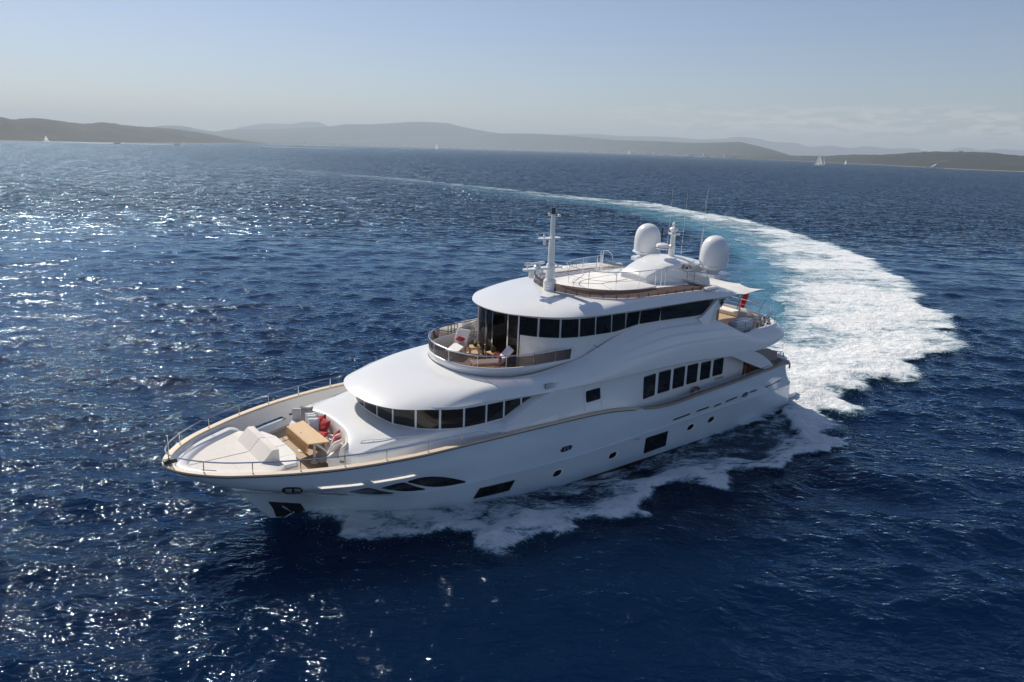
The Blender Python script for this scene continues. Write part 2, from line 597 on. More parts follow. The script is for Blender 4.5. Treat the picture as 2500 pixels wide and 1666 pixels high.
# transom closing surface
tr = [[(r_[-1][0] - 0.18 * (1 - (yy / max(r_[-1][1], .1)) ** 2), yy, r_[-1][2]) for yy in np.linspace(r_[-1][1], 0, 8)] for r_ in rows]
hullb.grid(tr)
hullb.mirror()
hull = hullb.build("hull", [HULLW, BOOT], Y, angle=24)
hull["label"] = "white flared hull with sharp raked bow"
from mathutils.bvhtree import BVHTree
_bvh = BVHTree.FromPolygons([v.co.copy() for v in hull.data.vertices], [tuple(p.vertices) for p in hull.data.polygons])
_hull_y0 = hull_y


def hull_y(x, z):
    """half-breadth of the built skin at (x, z)"""
    h = _bvh.ray_cast(Vector((x, 12, z)), Vector((0, -1, 0)))
    return h[0].y if h[0] is not None and h[0].y > 0 else (_hull_y0(x, z) if x < 14 else 0.0)


# ---- inner bulwark and slot linings
DECK_Z = 2.45
inner_rows = []
for k in (NSLOT_LO, NSLOT_HI, 10, 11):
    C = rows[k]
    m_ = C[:, 0] > 5.6
    inner_rows.append(offset(C[m_], 0.17))
low = inner_rows[0].copy()
low[:, 2] = DECK_Z - 0.02
low[:, 1] = np.maximum(low[:, 1] - 0.05, 0)
low[:, 0] = np.minimum(low[:, 0], 16.3)
low[:, 1] = np.where(low[:, 0] > 16.29, np.minimum(low[:, 1], .6), low[:, 1])
ib = MB()
for r_, zz in ((low, DECK_Z), ):
    for q_ in r_:
        q_[1] = max(0.0, min(q_[1], hull_y(q_[0], DECK_Z - .05) - .14))
nI = len(inner_rows[0])
nI = min(len(r_) for r_ in inner_rows)
inner_rows = [r_[:nI] for r_ in inner_rows]
low = low[:nI]
ib.grid([low, inner_rows[0]])
keep = np.ones(nI - 1, bool)
for i in range(2):
    a, b = slot_cols(i)
    keep[a:b] = False
ib.add(list(inner_rows[0]) + list(inner_rows[1]), [(j, j + 1, nI + j + 1, nI + j) for j in range(nI - 1) if keep[j]])
ib.grid([inner_rows[1], inner_rows[2], inner_rows[3]])
for i in range(2):
    a, b = slot_cols(i)
    for (ro, ri) in ((rows[NSLOT_LO], inner_rows[0]), (rows[NSLOT_HI], inner_rows[1])):
        ib.grid([ro[a:b + 1], ri[a:b + 1]])
    for c_ in (a, b):
        ib.add([rows[NSLOT_LO][c_], rows[NSLOT_HI][c_], inner_rows[1][c_], inner_rows[0][c_]], [(0, 1, 2, 3)])
ib.mirror()
ib.build("bulwark_lining", GEL, Y, angle=30)

# polished rims round the slots, slightly proud of the topsides
for sgn in (1, -1):
    for i in range(2):
        a, b = slot_cols(i)
        lo, hi = rows[NSLOT_LO][a:b + 1], rows[NSLOT_HI][a:b + 1]
        loop = [(p[0], p[1] + .006, p[2]) for p in lo] + [(p[0], p[1] + .006, p[2]) for p in hi[::-1]]
        o = MB().tube([(x, sgn * y, z) for x, y, z in loop], 0.014, n=6, closed=True).build("slot_rim", GEL, Y)

# ---- cap rails
sh = rows[-1]
mfor = sh[:, 0] > -2.2
S = sh[mfor]
o1, i1 = offset(S, -0.035), offset(S, 0.23)
capz = 0.0
prof = []
for d, dz in ((-0.035, -0.035), (-0.045, 0.0), (-0.03, 0.035), (0.21, 0.035), (0.235, 0.0), (0.22, -0.04)):
    r_ = offset(S, d).copy()
    r_[:, 2] += dz
    prof.append(r_)
cb = MB().grid(prof)
cb.mirror()
cr = cb.build("cap_rail", CAP, Y, angle=30)
cr["label"] = "pale teak cap rail running round the bow bulwark"
# thin dark rubbing line below the cap
rb = MB()
r1 = offset(S, -0.02).copy(); r1[:, 2] -= 0.055
rb.tube([tuple(p) for p in r1[::2]], 0.022, n=6)
rb.mirror()
rb.build("rubbing_strip", DARKM, Y)

maft = sh[:, 0] < -2.1
S2 = sh[maft]
prof = []
for d, dz in ((-0.03, -0.05), (-0.045, 0.0), (-0.02, 0.05), (0.20, 0.05), (0.22, -0.0), (0.21, -0.06)):
    r_ = offset(S2, d).copy()
    r_[:, 2] += dz
    prof.append(r_)
cb = MB().grid(prof)
cb.mirror()
cb.build("cap_rail", mat("shaded_teak_cap", (0.30, 0.25, 0.20), 0.5, var=0.12, vscale=3, stretch=(.6, 6, 6)), Y, angle=30)  # duller copy of the cap teak: shade along the after rail put into the colour
# aft bulwark inner face and side deck
ib = MB()
S2b = S2[S2[:, 0] < -2.9]
r0 = offset(S2b, 0.2); r1 = r0.copy(); r1[:, 2] = 2.0; r1[:, 1] -= .12
r2 = r1.copy(); r2[:, 1] = 3.5
ib.grid([r0, r1])
ib.mirror().build("bulwark_lining", GEL, Y)
MB().prism([(-2.9, -4.0), (-2.9, 4.0), (-14.7, 3.95), (-14.7, -3.95)][::-1], 1.9, 2.0).build("side_deck", TEAKD, Y, smooth=False)
# swim platform
pp = [(-15.6, -3.6), (-15.6, 3.6), (-16.9, 3.55), (-17.6, 3.1), (-17.9, 2.2), (-17.9, -2.2), (-17.6, -3.1), (-16.9, -3.55)]
MB().prism(pp[::-1], 0.35, 0.62).build("swim_platform", GEL, Y, smooth=False)

# ---- foredeck sheet
db = MB()
edge = low.copy()
top_ = edge.copy(); top_[:, 1] += 0.02; top_[:, 2] = DECK_Z
c_ = top_.copy(); c_[:, 1] = 0
h_ = top_.copy(); h_[:, 1] *= 0.5
db.grid([top_, h_, c_]).mirror()
fd = db.build("foredeck", TEAKD, Y, smooth=False)
# pale margin plank along the bulwark foot
mb_ = MB()
e0 = top_.copy(); e0[:, 2] += 0.006
mb_.grid([offset(e0, 0.02), offset(e0, 0.20)]).mirror()
mb_.build("margin_plank", CAP, Y, smooth=False)

# ---- bow rail: top tube and stanchions
rail_in = 0.10
rc = offset(S, rail_in)
rz = pchip([18, 12, 7.6, 7.0, 6.6], [0.44, 0.42, 0.40, 0.36, 0.10])
mr = rc[:, 0] > 6.55
rc = rc[mr].copy()
rc[:, 2] = rc[:, 2] + 0.03 + rz(rc[:, 0])
rc[0, 1] = 0
full = mirror_curve(rc)[::2]
br = MB().tube([tuple(p) for p in full], 0.026, n=8).build("bow_rail", STEEL, Y)
stx = [17.0, 15.65, 14.21, 12.7, 11.16, 9.56, 8.0]
for sgn in (1, -1):
    for x in stx:
        j = int(np.argmin(abs(rc[:, 0] - x)))
        px, py, pz = rc[j]
        bz = pz - float(rz(px))
        s_ = MB().tube([(px, sgn * py, pz), (px, sgn * py, bz + .03)], 0.017, n=6)
        s_.tube([(px, sgn * py, bz + .03), (px, sgn * (py), bz - 0.01)], [0.022, 0.045], n=8)
        s_.build("stanchion", STEEL, br)
# jackstaff and bow roller
js = MB().tube([(17.80, 0, 3.5), (17.80, 0, 4.55)], 0.024, n=8).lathe([(0, .05), (.035, .03), (.035, 0), (0, -.01)], (17.80, 0, 4.55), 8)
js.build("jackstaff", STEEL, Y)
MB().box((17.75, 0, 3.58), (.42, .22, .16), bev=.03).tube([(17.95, -.13, 3.6), (17.95, .13, 3.6)], .06, n=10).build("bow_roller", DARKM, Y)
for sgn in (1, -1):
    MB().tube([(17.0, sgn * 1.1, 3.46), (16.6, sgn * 1.45, 3.46)], .03, n=6).build("mooring_cleat", STEEL, Y)

# ---- details laid on the topsides, each following the hull's curve
def on_hull(poly, name, m_, sgn=1, out=0.010, res=0.25, parent=None, thick=0.03, inset_mat=None):
    """poly: outline in (x, z), turned into a slightly proud plate that follows the hull surface"""
    P = np.array(poly, float)
    cx, cz = P.mean(0)
    rings = []
    for s in (0.001, 0.15, 0.3, 0.45, 0.6, 0.72, 0.84, 0.93, 1.0):
        Q = np.array([cx, cz]) + (P - np.array([cx, cz])) * s
        rings.append([(x, sgn * (hull_y(x, z) + out), z) for x, z in Q])
    Q = P
    rings.append([(x, sgn * (hull_y(x, z) + out - thick), z) for x, z in Q])
    b = MB().grid(rings, closed=True)
    return b.build(name, m_, parent or Y, weld=1e-5, angle=50)


def refine(poly, step=0.12):
    out = []
    n = len(poly)
    for i in range(n):
        a, b = np.array(poly[i], float), np.array(poly[(i + 1) % n], float)
        k = max(1, int(np.linalg.norm(b - a) / step))
        for j in range(k):
            out.append(tuple(a + (b - a) * j / k))
    return out


def smoothpoly(pts, n=40):
    P = np.array(list(pts) + [pts[0]], float)
    out = []
    m = len(pts)
    for i in range(m):
        p0, p1, p2, p3 = [np.array(pts[(i + k - 1) % m], float) for k in range(4)]
        for t in np.linspace(0, 1, max(2, n // m), endpoint=False):
            out.append(tuple(0.5 * ((2 * p1) + (-p0 + p2) * t + (2 * p0 - 5 * p1 + 4 * p2 - p3) * t * t + (-p0 + 3 * p1 - 3 * p2 + p3) * t ** 3)))
    return out


def stadium(cx, cz, w, h, slope=0.0, n=8, lean=0.0):
    r_ = h / 2
    pts = []
    for s, a0 in ((1, -90), (-1, 90)):
        for k in range(n + 1):
            a = R(a0 + 180 * k / n)
            pts.append((s * (w / 2 - r_) + r_ * math.cos(a), r_ * math.sin(a)))
    return [(cx + px + lean * pz, cz + pz + slope * px) for px, pz in pts]

fins = [
    [(13.37, 2.04), (13.12, 2.13), (12.76, 2.11), (12.49, 2.0), (12.15, 1.79), (12.52, 1.80), (12.92, 1.87)],
    [(12.37, 2.24), (12.11, 2.38), (11.80, 2.42), (11.49, 2.26), (11.09, 2.00), (10.64, 1.79), (10.95, 1.77), (11.29, 1.77), (11.73, 1.87), (12.03, 2.02)],
    [(11.29, 2.31), (10.99, 2.41), (10.71, 2.45), (10.44, 2.42), (10.17, 2.24), (9.83, 2.01), (9.43, 1.78), (9.79, 1.79), (10.20, 1.85), (10.61, 1.96), (10.96, 2.11)],
    [(10.35, 2.44), (10.06, 2.51), (9.73, 2.51), (9.28, 2.43), (8.79, 2.27), (8.26, 2.03), (7.66, 1.72), (8.09, 1.71), (8.49, 1.73), (8.94, 1.79), (9.34, 1.90), (9.70, 2.06), (10.03, 2.25)],
]
for sgn in (1, -1):
    for f_ in fins:
        on_hull(smoothpoly(f_, 60), "hull_window", GLASS, sgn, out=0.014)
    for f_ in ([(6.93, .54), (6.80, 1.09), (5.06, 1.04), (5.20, .52)], [(-3.11, .22), (-3.02, 1.11), (-4.60, 1.12), (-4.69, .27)]):
        w_ = on_hull(refine(f_, .2), "hull_window", GLASS, sgn, out=0.008)
        P = np.array(refine(f_, .2))
        MB().tube([(x, sgn * (hull_y(x, z) + .006), z) for x, z in P], .018, n=5, closed=True).build("window_frame", RUB, w_)
    for (x, z) in ((2.60, .72), (-.86, .73), (-6.42, .93), (-8.05, 1.0)):
        rec = on_hull(stadium(x - .05, z, .66, .40, lean=-.25), "porthole", GELM, sgn, out=0.004)
        on_hull(stadium(x + .03, z - .01, .46, .30, lean=-.25), "porthole_glass", GLASS, sgn, out=0.016, parent=rec)
        MB().tube([(q[0], sgn * (hull_y(q[0], q[1]) + .008), q[1]) for q in stadium(x - .05, z, .66, .40, lean=-.25)], .014, n=5, closed=True).build("porthole_rim", GEL, rec)
    for (x, z, w) in ((2.45, 1.99, .66), (-10.46, 1.99, .50)):
        rec = on_hull(stadium(x, z, w, .26), "fairlead", DARKM, sgn, out=0.006)
        MB().tube([(q[0], sgn * (hull_y(q[0], q[1]) + .012), q[1]) for q in stadium(x, z, w, .26)], .02, n=6, closed=True).build("fairlead_rim", STEEL, rec)
        for dx in (-.08, .1):
            MB().tube([(x + dx, sgn * (hull_y(x, z) + .02), z - .11), (x + dx, sgn * (hull_y(x, z) + .02), z + .11)], .022, n=6).build("roller", STEEL, rec)
    # docking lamp near the stem
    rec = on_hull(smoothpoly([(14.72, 2.70), (14.73, 2.82), (14.62, 2.89), (14.24, 2.86), (14.15, 2.79), (14.07, 2.65), (13.99, 2.41), (13.93, 2.16), (14.17, 2.00), (14.54, 2.40)], 60), "docking_light", RUB, sgn, out=0.02)
    for lens in ([(14.66, 2.80), (14.47, 2.81), (14.30, 2.42), (14.50, 2.42)], [(14.38, 2.80), (14.19, 2.78), (14.04, 2.44), (14.23, 2.38)]):
        on_hull(refine(lens, .04), "lamp_lens", LAMPG, sgn, out=0.035, parent=rec)
    # long freeing ports aft, dark slits just above the knuckle
    for (a, b, z0, z1) in ((-4.68, -5.98, 1.77, 1.82), (-6.44, -7.46, 1.85, 1.89), (-7.85, -8.47, 1.83, 1.86), (-8.80, -9.81, 1.90, 1.98),
                           (-10.87, -11.51, 2.03, 2.06), (-12.29, -13.86, 2.04, 2.13)):
        L = a - b
        rec = on_hull(stadium((a + b) / 2, (z0 + z1) / 2, L, .12, slope=(z0 - z1) / L), "freeing_port", VENT, sgn, out=0.004)
        MB().tube([(q[0], sgn * (hull_y(q[0], q[1]) + .004), q[1]) for q in stadium((a + b) / 2, (z0 + z1) / 2, L + .03, .15, slope=(z0 - z1) / L)], .010, n=5, closed=True).build("port_rim", GEL, rec)
    on_hull(stadium(-2.35, 1.22, .42, .04), "step_slit", VENT, sgn, out=0.004)
    # raised styling fillet under the knuckle line amidships
    xs = np.linspace(5.6, -15.0, 60)
    MB().tube([(x, sgn * (hull_y(x, float(knuck_z(x)) + .005) + .012), float(knuck_z(x)) + .005) for x in xs], [0.004 + .028 * min(1, k / 6) for k in range(60)], n=6).build("knuckle_fillet", HULLW, Y)
    # recessed anchor pocket
    poly = [(14.42, 1.12), (13.9, 1.06), (13.34, 1.0), (13.14, .62), (12.92, .16), (13.5, .18), (14.05, .24), (14.2, .7)]
    on_hull(refine(poly, .1), "anchor_pocket", DARKM, sgn, out=0.006)
    # anchor fluke inside the pocket
    ax, az = 13.7, .62
    ay = hull_y(ax, az) + .03
    ab = MB().tube([(ax + .25, sgn * ay, az + .25), (ax - .2, sgn * ay, az - .2)], .05, n=8)
    ab.tube([(ax - .35, sgn * ay, az + .15), (ax - .22, sgn * ay, az - .2), (ax + .15, sgn * ay, az - .3)], [.03, .06, .03], n=6)
    ab.build("anchor", STEEL, Y)

# ================================================================== FOREDECK TRUNK AND WHEELHOUSE
pairs = [  # window-base curve (x, y), then trunk edge (x, y, z)
    (9.75, 0, 11.25, 0, 3.74), (9.72, .6, 11.27, .6, 3.74), (9.6, 1.5, 11.36, 1.2, 3.73), (9.3, 2.1, 11.6, 1.85, 3.66),
    (9.05, 2.5, 11.93, 2.35, 3.50), (8.7, 2.85, 11.75, 2.72, 3.42), (8.25, 3.15, 10.6, 2.92, 3.42), (7.35, 3.52, 8.9, 3.22, 3.48),
    (6.35, 3.6, 7.0, 3.72, 3.56), (5.2, 3.6, 5.6, 4.05, 3.62), (4.1, 3.6, 4.3, 4.16, 3.68), (3.0, 3.62, 3.0, 4.20, 3.76)]
PP = spline([(a, b, c, d_, e_) for a, b, c, d_, e_ in pairs], 90)
# spline() mirrors columns 1 and 4; column 4 is height here, so rebuild it unmirrored
PZ = pchip(range(len(pairs)), [p[4] for p in pairs])
PYk = pchip(range(len(pairs)), [p[3] for p in pairs])
tq = np.linspace(0, len(pairs) - 1, 90)
Wc = np.stack([pchip(range(len(pairs)), [p[0] for p in pairs])(tq), pchip(range(len(pairs)), [p[1] for p in pairs])(tq)], 1)
Kc = np.stack([pchip(range(len(pairs)), [p[2] for p in pairs])(tq), PYk(tq)], 1)
Kz = PZ(tq)
WB_Z = 3.78
tb = MB()
rws = []
for v in np.linspace(0, 1, 7):
    z = WB_Z + (Kz - WB_Z) * v + 0.05 * np.sin(math.pi * v)
    p = Wc + (Kc - Wc) * v
    rws.append(np.stack([p[:, 0], p[:, 1], z], 1))
K3 = np.stack([Kc[:, 0], Kc[:, 1], Kz], 1)
for d, dz in ((-0.05, -0.015), (-0.10, -0.05), (-0.13, -0.12)):
    r_ = offset(K3, d); r_[:, 1] = np.where(Kc[:, 1] < 1e-3, 0, r_[:, 1]); r_[:, 2] = Kz + dz
    rws.append(r_)
r_ = offset(K3, -0.16).copy()
r_[:, 2] = np.where(K3[:, 0] > 6.9, 2.4, np.maximum(2.4, 3.15))
r_[:, 1] = np.where(K3[:, 0] > 6.9, r_[:, 1], r_[:, 1] + .05)
rws.append(r_)
tb.grid(rws)
tb.mirror().build("trunk_cabin", GEL, Y, angle=40)

# wheelhouse wall below and above the glass, with panes set in it
W3 = mirror_curve(np.stack([Wc[:, 0], Wc[:, 1], 0 * Wc[:, 0] + WB_Z], 1))


def wall_band(C, z0, z1, off=0.0, lean=0.0, step=None):
    """strip standing on plan curve C (full curve) between heights"""
    C = np.array(C)
    t = np.gradient(C[:, :2], axis=0)
    t /= np.linalg.norm(t, axis=1)[:, None]
    n = np.stack([t[:, 1], -t[:, 0]], 1)
    if n[len(n) // 2, 0] < 0: n = -n
    z0 = np.broadcast_to(z0, len(C)); z1 = np.broadcast_to(z1, len(C))
    lo = np.stack([C[:, 0] + n[:, 0] * off, C[:, 1] + n[:, 1] * off, z0], 1)
    hi = np.stack([C[:, 0] + n[:, 0] * (off - lean), C[:, 1] + n[:, 1] * (off - lean), z1], 1)
    return lo, hi


def arc_of(C):
    return np.concatenate([[0], np.cumsum(np.linalg.norm(np.diff(C[:, :2], axis=0), axis=1))])


def seg_curve(C, s0, s1, n):
    s = arc_of(C)
    q = np.linspace(s0, s1, n)
    return np.stack([np.interp(q, s, C[:, k]) for k in range(C.shape[1])], 1)


def s_of(C, x, y):
    i = int(np.argmin((C[:, 0] - x) ** 2 + (C[:, 1] - y) ** 2))
    return arc_of(C)[i]


W3 = resample(W3, 240)
zbot_w = pchip([9.8, 6.3, 5.4, 4.45, 3.55, 3.0], [3.78, 3.79, 3.80, 3.99, 4.42, 4.5])
ztop_w = pchip([9.8, 7.4, 6.4, 5.4, 4.5, 3.5, 3.0], [4.62, 4.62, 4.60, 4.57, 4.53, 4.47, 4.47])
CUTP = [(9.73, .55), (9.58, 1.62), (9.05, 2.55), (8.28, 3.18), (7.36, 3.55), (6.36, 3.6), (5.4, 3.6), (4.48, 3.6), (3.5, 3.6)]
ww = MB()
zb_, zt_ = zbot_w(W3[:, 0]), ztop_w(W3[:, 0])
for (z0, z1) in ((3.5 + 0 * zb_, zb_ + .03), (zt_ - .02, 4.72 + 0 * zb_)):
    lo, hi = wall_band(W3, z0, z1)
    ww.grid([lo, hi])
sm_ = arc_of(W3)[-1] / 2
for p in CUTP:
    for s_ in (s_of(W3, *p), 2 * sm_ - s_of(W3, *p)):
        G = seg_curve(W3, s_ - .055, s_ + .055, 3)
        lo, hi = wall_band(G, zbot_w(G[:, 0]), ztop_w(G[:, 0]), .004)
        lo2, hi2 = wall_band(G, zbot_w(G[:, 0]), ztop_w(G[:, 0]), -.07)
        ww.grid([lo, hi]).grid([lo2, hi2]).grid([[lo[0], lo2[0]], [hi[0], hi2[0]]]).grid([[lo[-1], lo2[-1]], [hi[-1], hi2[-1]]])
ww.build("wheelhouse_wall", GEL, Y)
# helm interior seen through the glass
PANE = tint_glass("smoked_wheelhouse_glass", (.22, .21, .20), .18)
Wi = seg_curve(W3, sm_ - 5.2, sm_ + 5.2, 80)
ins_ = []
for d, z in ((-.35, 3.1), (-.35, 3.84), (-.80, 3.92), (-1.0, 3.80), (-1.05, 3.1)):
    lo, _h = wall_band(Wi, z, z, d)
    ins_.append(lo)
MB().grid(ins_[1:4]).build("dashboard", mat("dash_leather", (.55, .50, .42), .6, var=.1), Y)
MB().grid(ins_[:2]).build("dash_front", INTER, Y)
lo, _h = wall_band(Wi, 3.925, 3.925, -.82); lo2, _h = wall_band(Wi, 3.90, 3.90, -1.02)
MB().grid([lo, lo2]).build("dash_trim", WOOD, Y)
MB().box((6.2, 0, 3.06), (6.8, 6.6, .05)).build("wheelhouse_floor", WOOD, Y, smooth=False)
MB().box((5.2, 0, 3.9), (.08, 6.9, 1.6)).build("wheelhouse_bulkhead", INTER, Y, smooth=False)
for yy in (-.9, .9):
    MB().box((7.3, yy, 3.6), (.6, .6, .14), bev=.05).box((6.98, yy, 3.98), (.14, .56, .7), bev=.05).tube([(7.3, yy, 3.05), (7.3, yy, 3.6)], .07).build("helm_chair", CREAM, Y)


def panes(C, cuts, zb, zt, name, parent, m_, gap=0.045, off=0.018, frame=GEL, lean=0.0):
    for a, b in zip(cuts[:-1], cuts[1:]):
        if b - a < 0.15: continue
        G = seg_curve(C, a + gap, b - gap, 8)
        x = G[:, 0]
        z0, z1 = zb(x) + .02, zt(x) - .01
        lo, hi = wall_band(G, z0, z1, off, lean)
        lo2, hi2 = wall_band(G, z0, z1, off - .03, lean)
        m = MB().grid([lo, hi]).grid([lo, lo2]).grid([hi, hi2])
        m.grid([[lo[0], lo2[0]], [hi[0], hi2[0]]]).grid([[lo[-1], lo2[-1]], [hi[-1], hi2[-1]]])
        m.build(name, m_, parent)


def fullsym(C, pts):
    sm = arc_of(C)[-1] / 2
    out = []
    for p in pts:
        s = s_of(C, *p)
        out += [s, 2 * sm - s]
    return sorted(set(np.round(out, 3)))


cuts = fullsym(W3, CUTP)
panes(W3, cuts, zbot_w, ztop_w, "window", Y, PANE, off=.012)
# sill lip
MB().tube([(p[0] + .0, p[1], float(zbot_w(p[0]))) for p in W3[::3]], 0.03, n=6).build("window_sill", GEL, Y)

# ---- the big brow over the wheelhouse running aft into the side of the upper deck
EP = [(10.45, 0, 4.66), (10.41, .7, 4.66), (10.2, 1.5, 4.66), (9.75, 2.25, 4.66), (9.25, 2.65, 4.66), (8.75, 2.95, 4.66), (8.0, 3.28, 4.66),
      (6.6, 3.52, 4.66), (5.3, 3.72, 4.67), (4.1, 3.93, 4.68), (3.0, 4.10, 4.69), (1.5, 4.22, 4.70), (-.5, 4.28, 4.70), (-3, 4.28, 4.69),
      (-6, 4.26, 4.60), (-8.2, 4.24, 4.42), (-10, 4.22, 4.30), (-11.5, 4.2, 4.30), (-13, 4.15, 4.42), (-14.0, 4.0, 4.62), (-14.6, 3.6, 4.66),
      (-15.2, 2.7, 4.68), (-15.7, 1.4, 4.68), (-15.85, 0, 4.68)]
IP = [(6.25, 0, 5.24), (6.22, .5, 5.24), (6.08, 1.2, 5.24), (5.8, 1.8, 5.24), (5.5, 2.25, 5.24), (5.1, 2.62, 5.24), (4.6, 2.9, 5.24),
      (3.9, 3.05, 5.26), (3.2, 3.13, 5.30), (2.5, 3.18, 5.38), (1.8, 3.24, 5.50), (1.0, 3.30, 5.62), (.1, 3.42, 5.98), (-1.4, 3.5, 6.42),
      (-3.4, 3.5, 6.70), (-6.2, 3.5, 6.60), (-7.64, 3.52, 6.46), (-8.8, 3.62, 5.80), (-9.6, 3.72, 5.27), (-12.5, 3.72, 5.27), (-13.9, 3.45, 5.27),
      (-14.6, 2.7, 5.27), (-15.1, 1.4, 5.27), (-15.25, 0, 5.27)]
NT = 260
ti = np.linspace(0, len(EP) - 1, NT)
E3 = np.stack([pchip(range(len(EP)), [p[k] for p in EP])(ti) for k in range(3)], 1)
I3 = np.stack([pchip(range(len(IP)), [p[k] for p in IP])(ti) for k in range(3)], 1)
front = np.clip((10 - ti) / 3.0, 0, 1)[:, None]       # 1 in the dome part, 0 along the flank
rws = []
for d, dz in ((0.55, -0.03), (0.30, -0.03), (0.14, -0.05), (0.05, -0.04), (0.01, 0.0)):
    r_ = offset(E3, d); r_[:, 2] += dz
    rws.append(r_)
for v in np.concatenate([np.linspace(0.0, 0.2, 8), np.linspace(.22, 1, 70)]):
    pd = 1 - (1 - v) ** 2.3
    ps = v + 0.13 * math.sin(math.pi * v)
    zf_ = pd * front[:, 0] + ps * (1 - front[:, 0])
    # flank bellies outwards a little before leaning in
    hv = v ** 1.0 * front[:, 0] + (v ** 1.55) * (1 - front[:, 0])
    p = E3 + (I3 - E3) * hv[:, None]
    p[:, 2] = E3[:, 2] + (I3[:, 2] - E3[:, 2]) * zf_
    # two soft styling steps sweeping aft along the flank
    for (c0, amp) in ((.34, .09), (.54, .08), (.75, .06)):
        st_ = amp / (1 + math.exp(-(v - c0 - .0) * 150)) * (1 - .0 * v)
        fade = np.clip((ti - 12.2) / 1.5, 0, 1) * np.clip((17.5 - ti) / 2, 0, 1)
        p[:, 1] -= st_ * fade
    rws.append(p)
bb = MB().grid(rws)
bb.mirror()
brow = bb.build("brow_roof", GEL, Y, angle=50)
brow["label"] = "smooth domed white roof over the lower windows, running aft into the flank"
# soffit / ceiling and the balcony floor and aft upper deck
sf = MB()
a_ = offset(E3, .5); a_[:, 2] -= .03; b_ = a_.copy(); b_[:, 1] = 0
sf.grid([a_, b_]).mirror().build("soffit", GELM, Y, smooth=False)
dk = MB()
a_ = offset(I3, .02)[::1].copy(); a_ = a_[I3[:, 0] > -15.3]; a_[:, 2] = 5.05
b_ = a_.copy(); b_[:, 1] = 0
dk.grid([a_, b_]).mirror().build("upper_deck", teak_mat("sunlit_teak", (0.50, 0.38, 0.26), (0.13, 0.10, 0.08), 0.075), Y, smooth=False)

# ---- balcony coaming, tinted glass, rail
BP = [(6.30, 0), (6.28, .5), (6.13, 1.2), (5.85, 1.75), (5.45, 2.2), (4.9, 2.58), (4.2, 2.85), (3.4, 3.0), (2.4, 3.08), (1.2, 3.18), (.3, 3.30)]
B2 = spline([(x, y, 5.60) for x, y in BP], 110)
rws = []
for d, z in ((0.12, 5.18), (0.06, 5.28), (-.01, 5.45), (-.02, 5.56), (.0, 5.60), (.05, 5.615), (.11, 5.60), (.13, 5.56), (.13, 5.03)):
    r_ = offset(B2, d); r_[:, 2] = z; rws.append(r_)
MB().grid(rws).mirror().build("balcony_coaming", GEL, Y, angle=50)
gl = offset(B2, .045)
endz = pchip([7, .9, .3, -.3], [6.09, 6.09, 6.09, 6.09])
glx = resample(mirror_curve(gl), 300)
gcuts = fullsym(glx, [(6.28, .62), (5.65, 1.95), (4.62, 2.68), (3.4, 2.97), (2.2, 3.05), (1.15, 3.13), (.3, 3.25)])
rail_c = []
for a, b in zip(gcuts[:-1], gcuts[1:]):
    G = seg_curve(glx, a + .02, b - .02, 14)
    lo, hi = wall_band(G, 5.62, 6.08)
    MB().grid([lo, hi]).build("glass_panel", BROWNG, Y)
rl = offset(B2, .045)
rl[:, 2] = 6.14
full = mirror_curve(rl)[::2]
tailp = [(0.05, 3.31, 6.12), (-.15, 3.36, 6.03), (-.22, 3.38, 5.9)]
full = [(x, -y, z) for x, y, z in tailp[::-1]] + [tuple(p) for p in full] + tailp
br2 = MB().tube(full, 0.028, n=8).build("balcony_rail", STEEL, Y)
for s in gcuts:
    p = seg_curve(glx, s, s + .001, 2)[0]
    st = MB().tube([(p[0], p[1], 5.60), (p[0], p[1], 6.14)], .018, n=6)
    for zz in (5.72, 5.98):
        st.box((p[0], p[1], zz), (.06, .06, .05), bev=.01)
    st.build("stanchion", STEEL, br2)
# lower fairing lines and the two small wedge chocks on the brow
for (x, y) in ((3.25, 3.42), (2.35, 3.52)):
    for sgn in (1, -1):
        MB().tube([(x + .08, sgn * (y - .25), 5.26), (x - .08, sgn * (y + .10), 5.10)], .03, n=6).build("grab_handle", GEL, Y)

# ================================================================== UPPER SALOON
SP = [(3.45, 0), (3.42, .6), (3.20, 1.45), (2.66, 2.28), (1.92, 2.90), (1.05, 3.22), (.1, 3.33), (-.9, 3.36), (-2.8, 3.36), (-5, 3.36), (-7.2, 3.36), (-8.6, 3.34)]
S2c = spline([(x, y, 0) for x, y in SP], 200)
S3 = resample(mirror_curve(S2c), 400)
lo, hi = wall_band(S3, 5.04, 7.62, lean=.06)
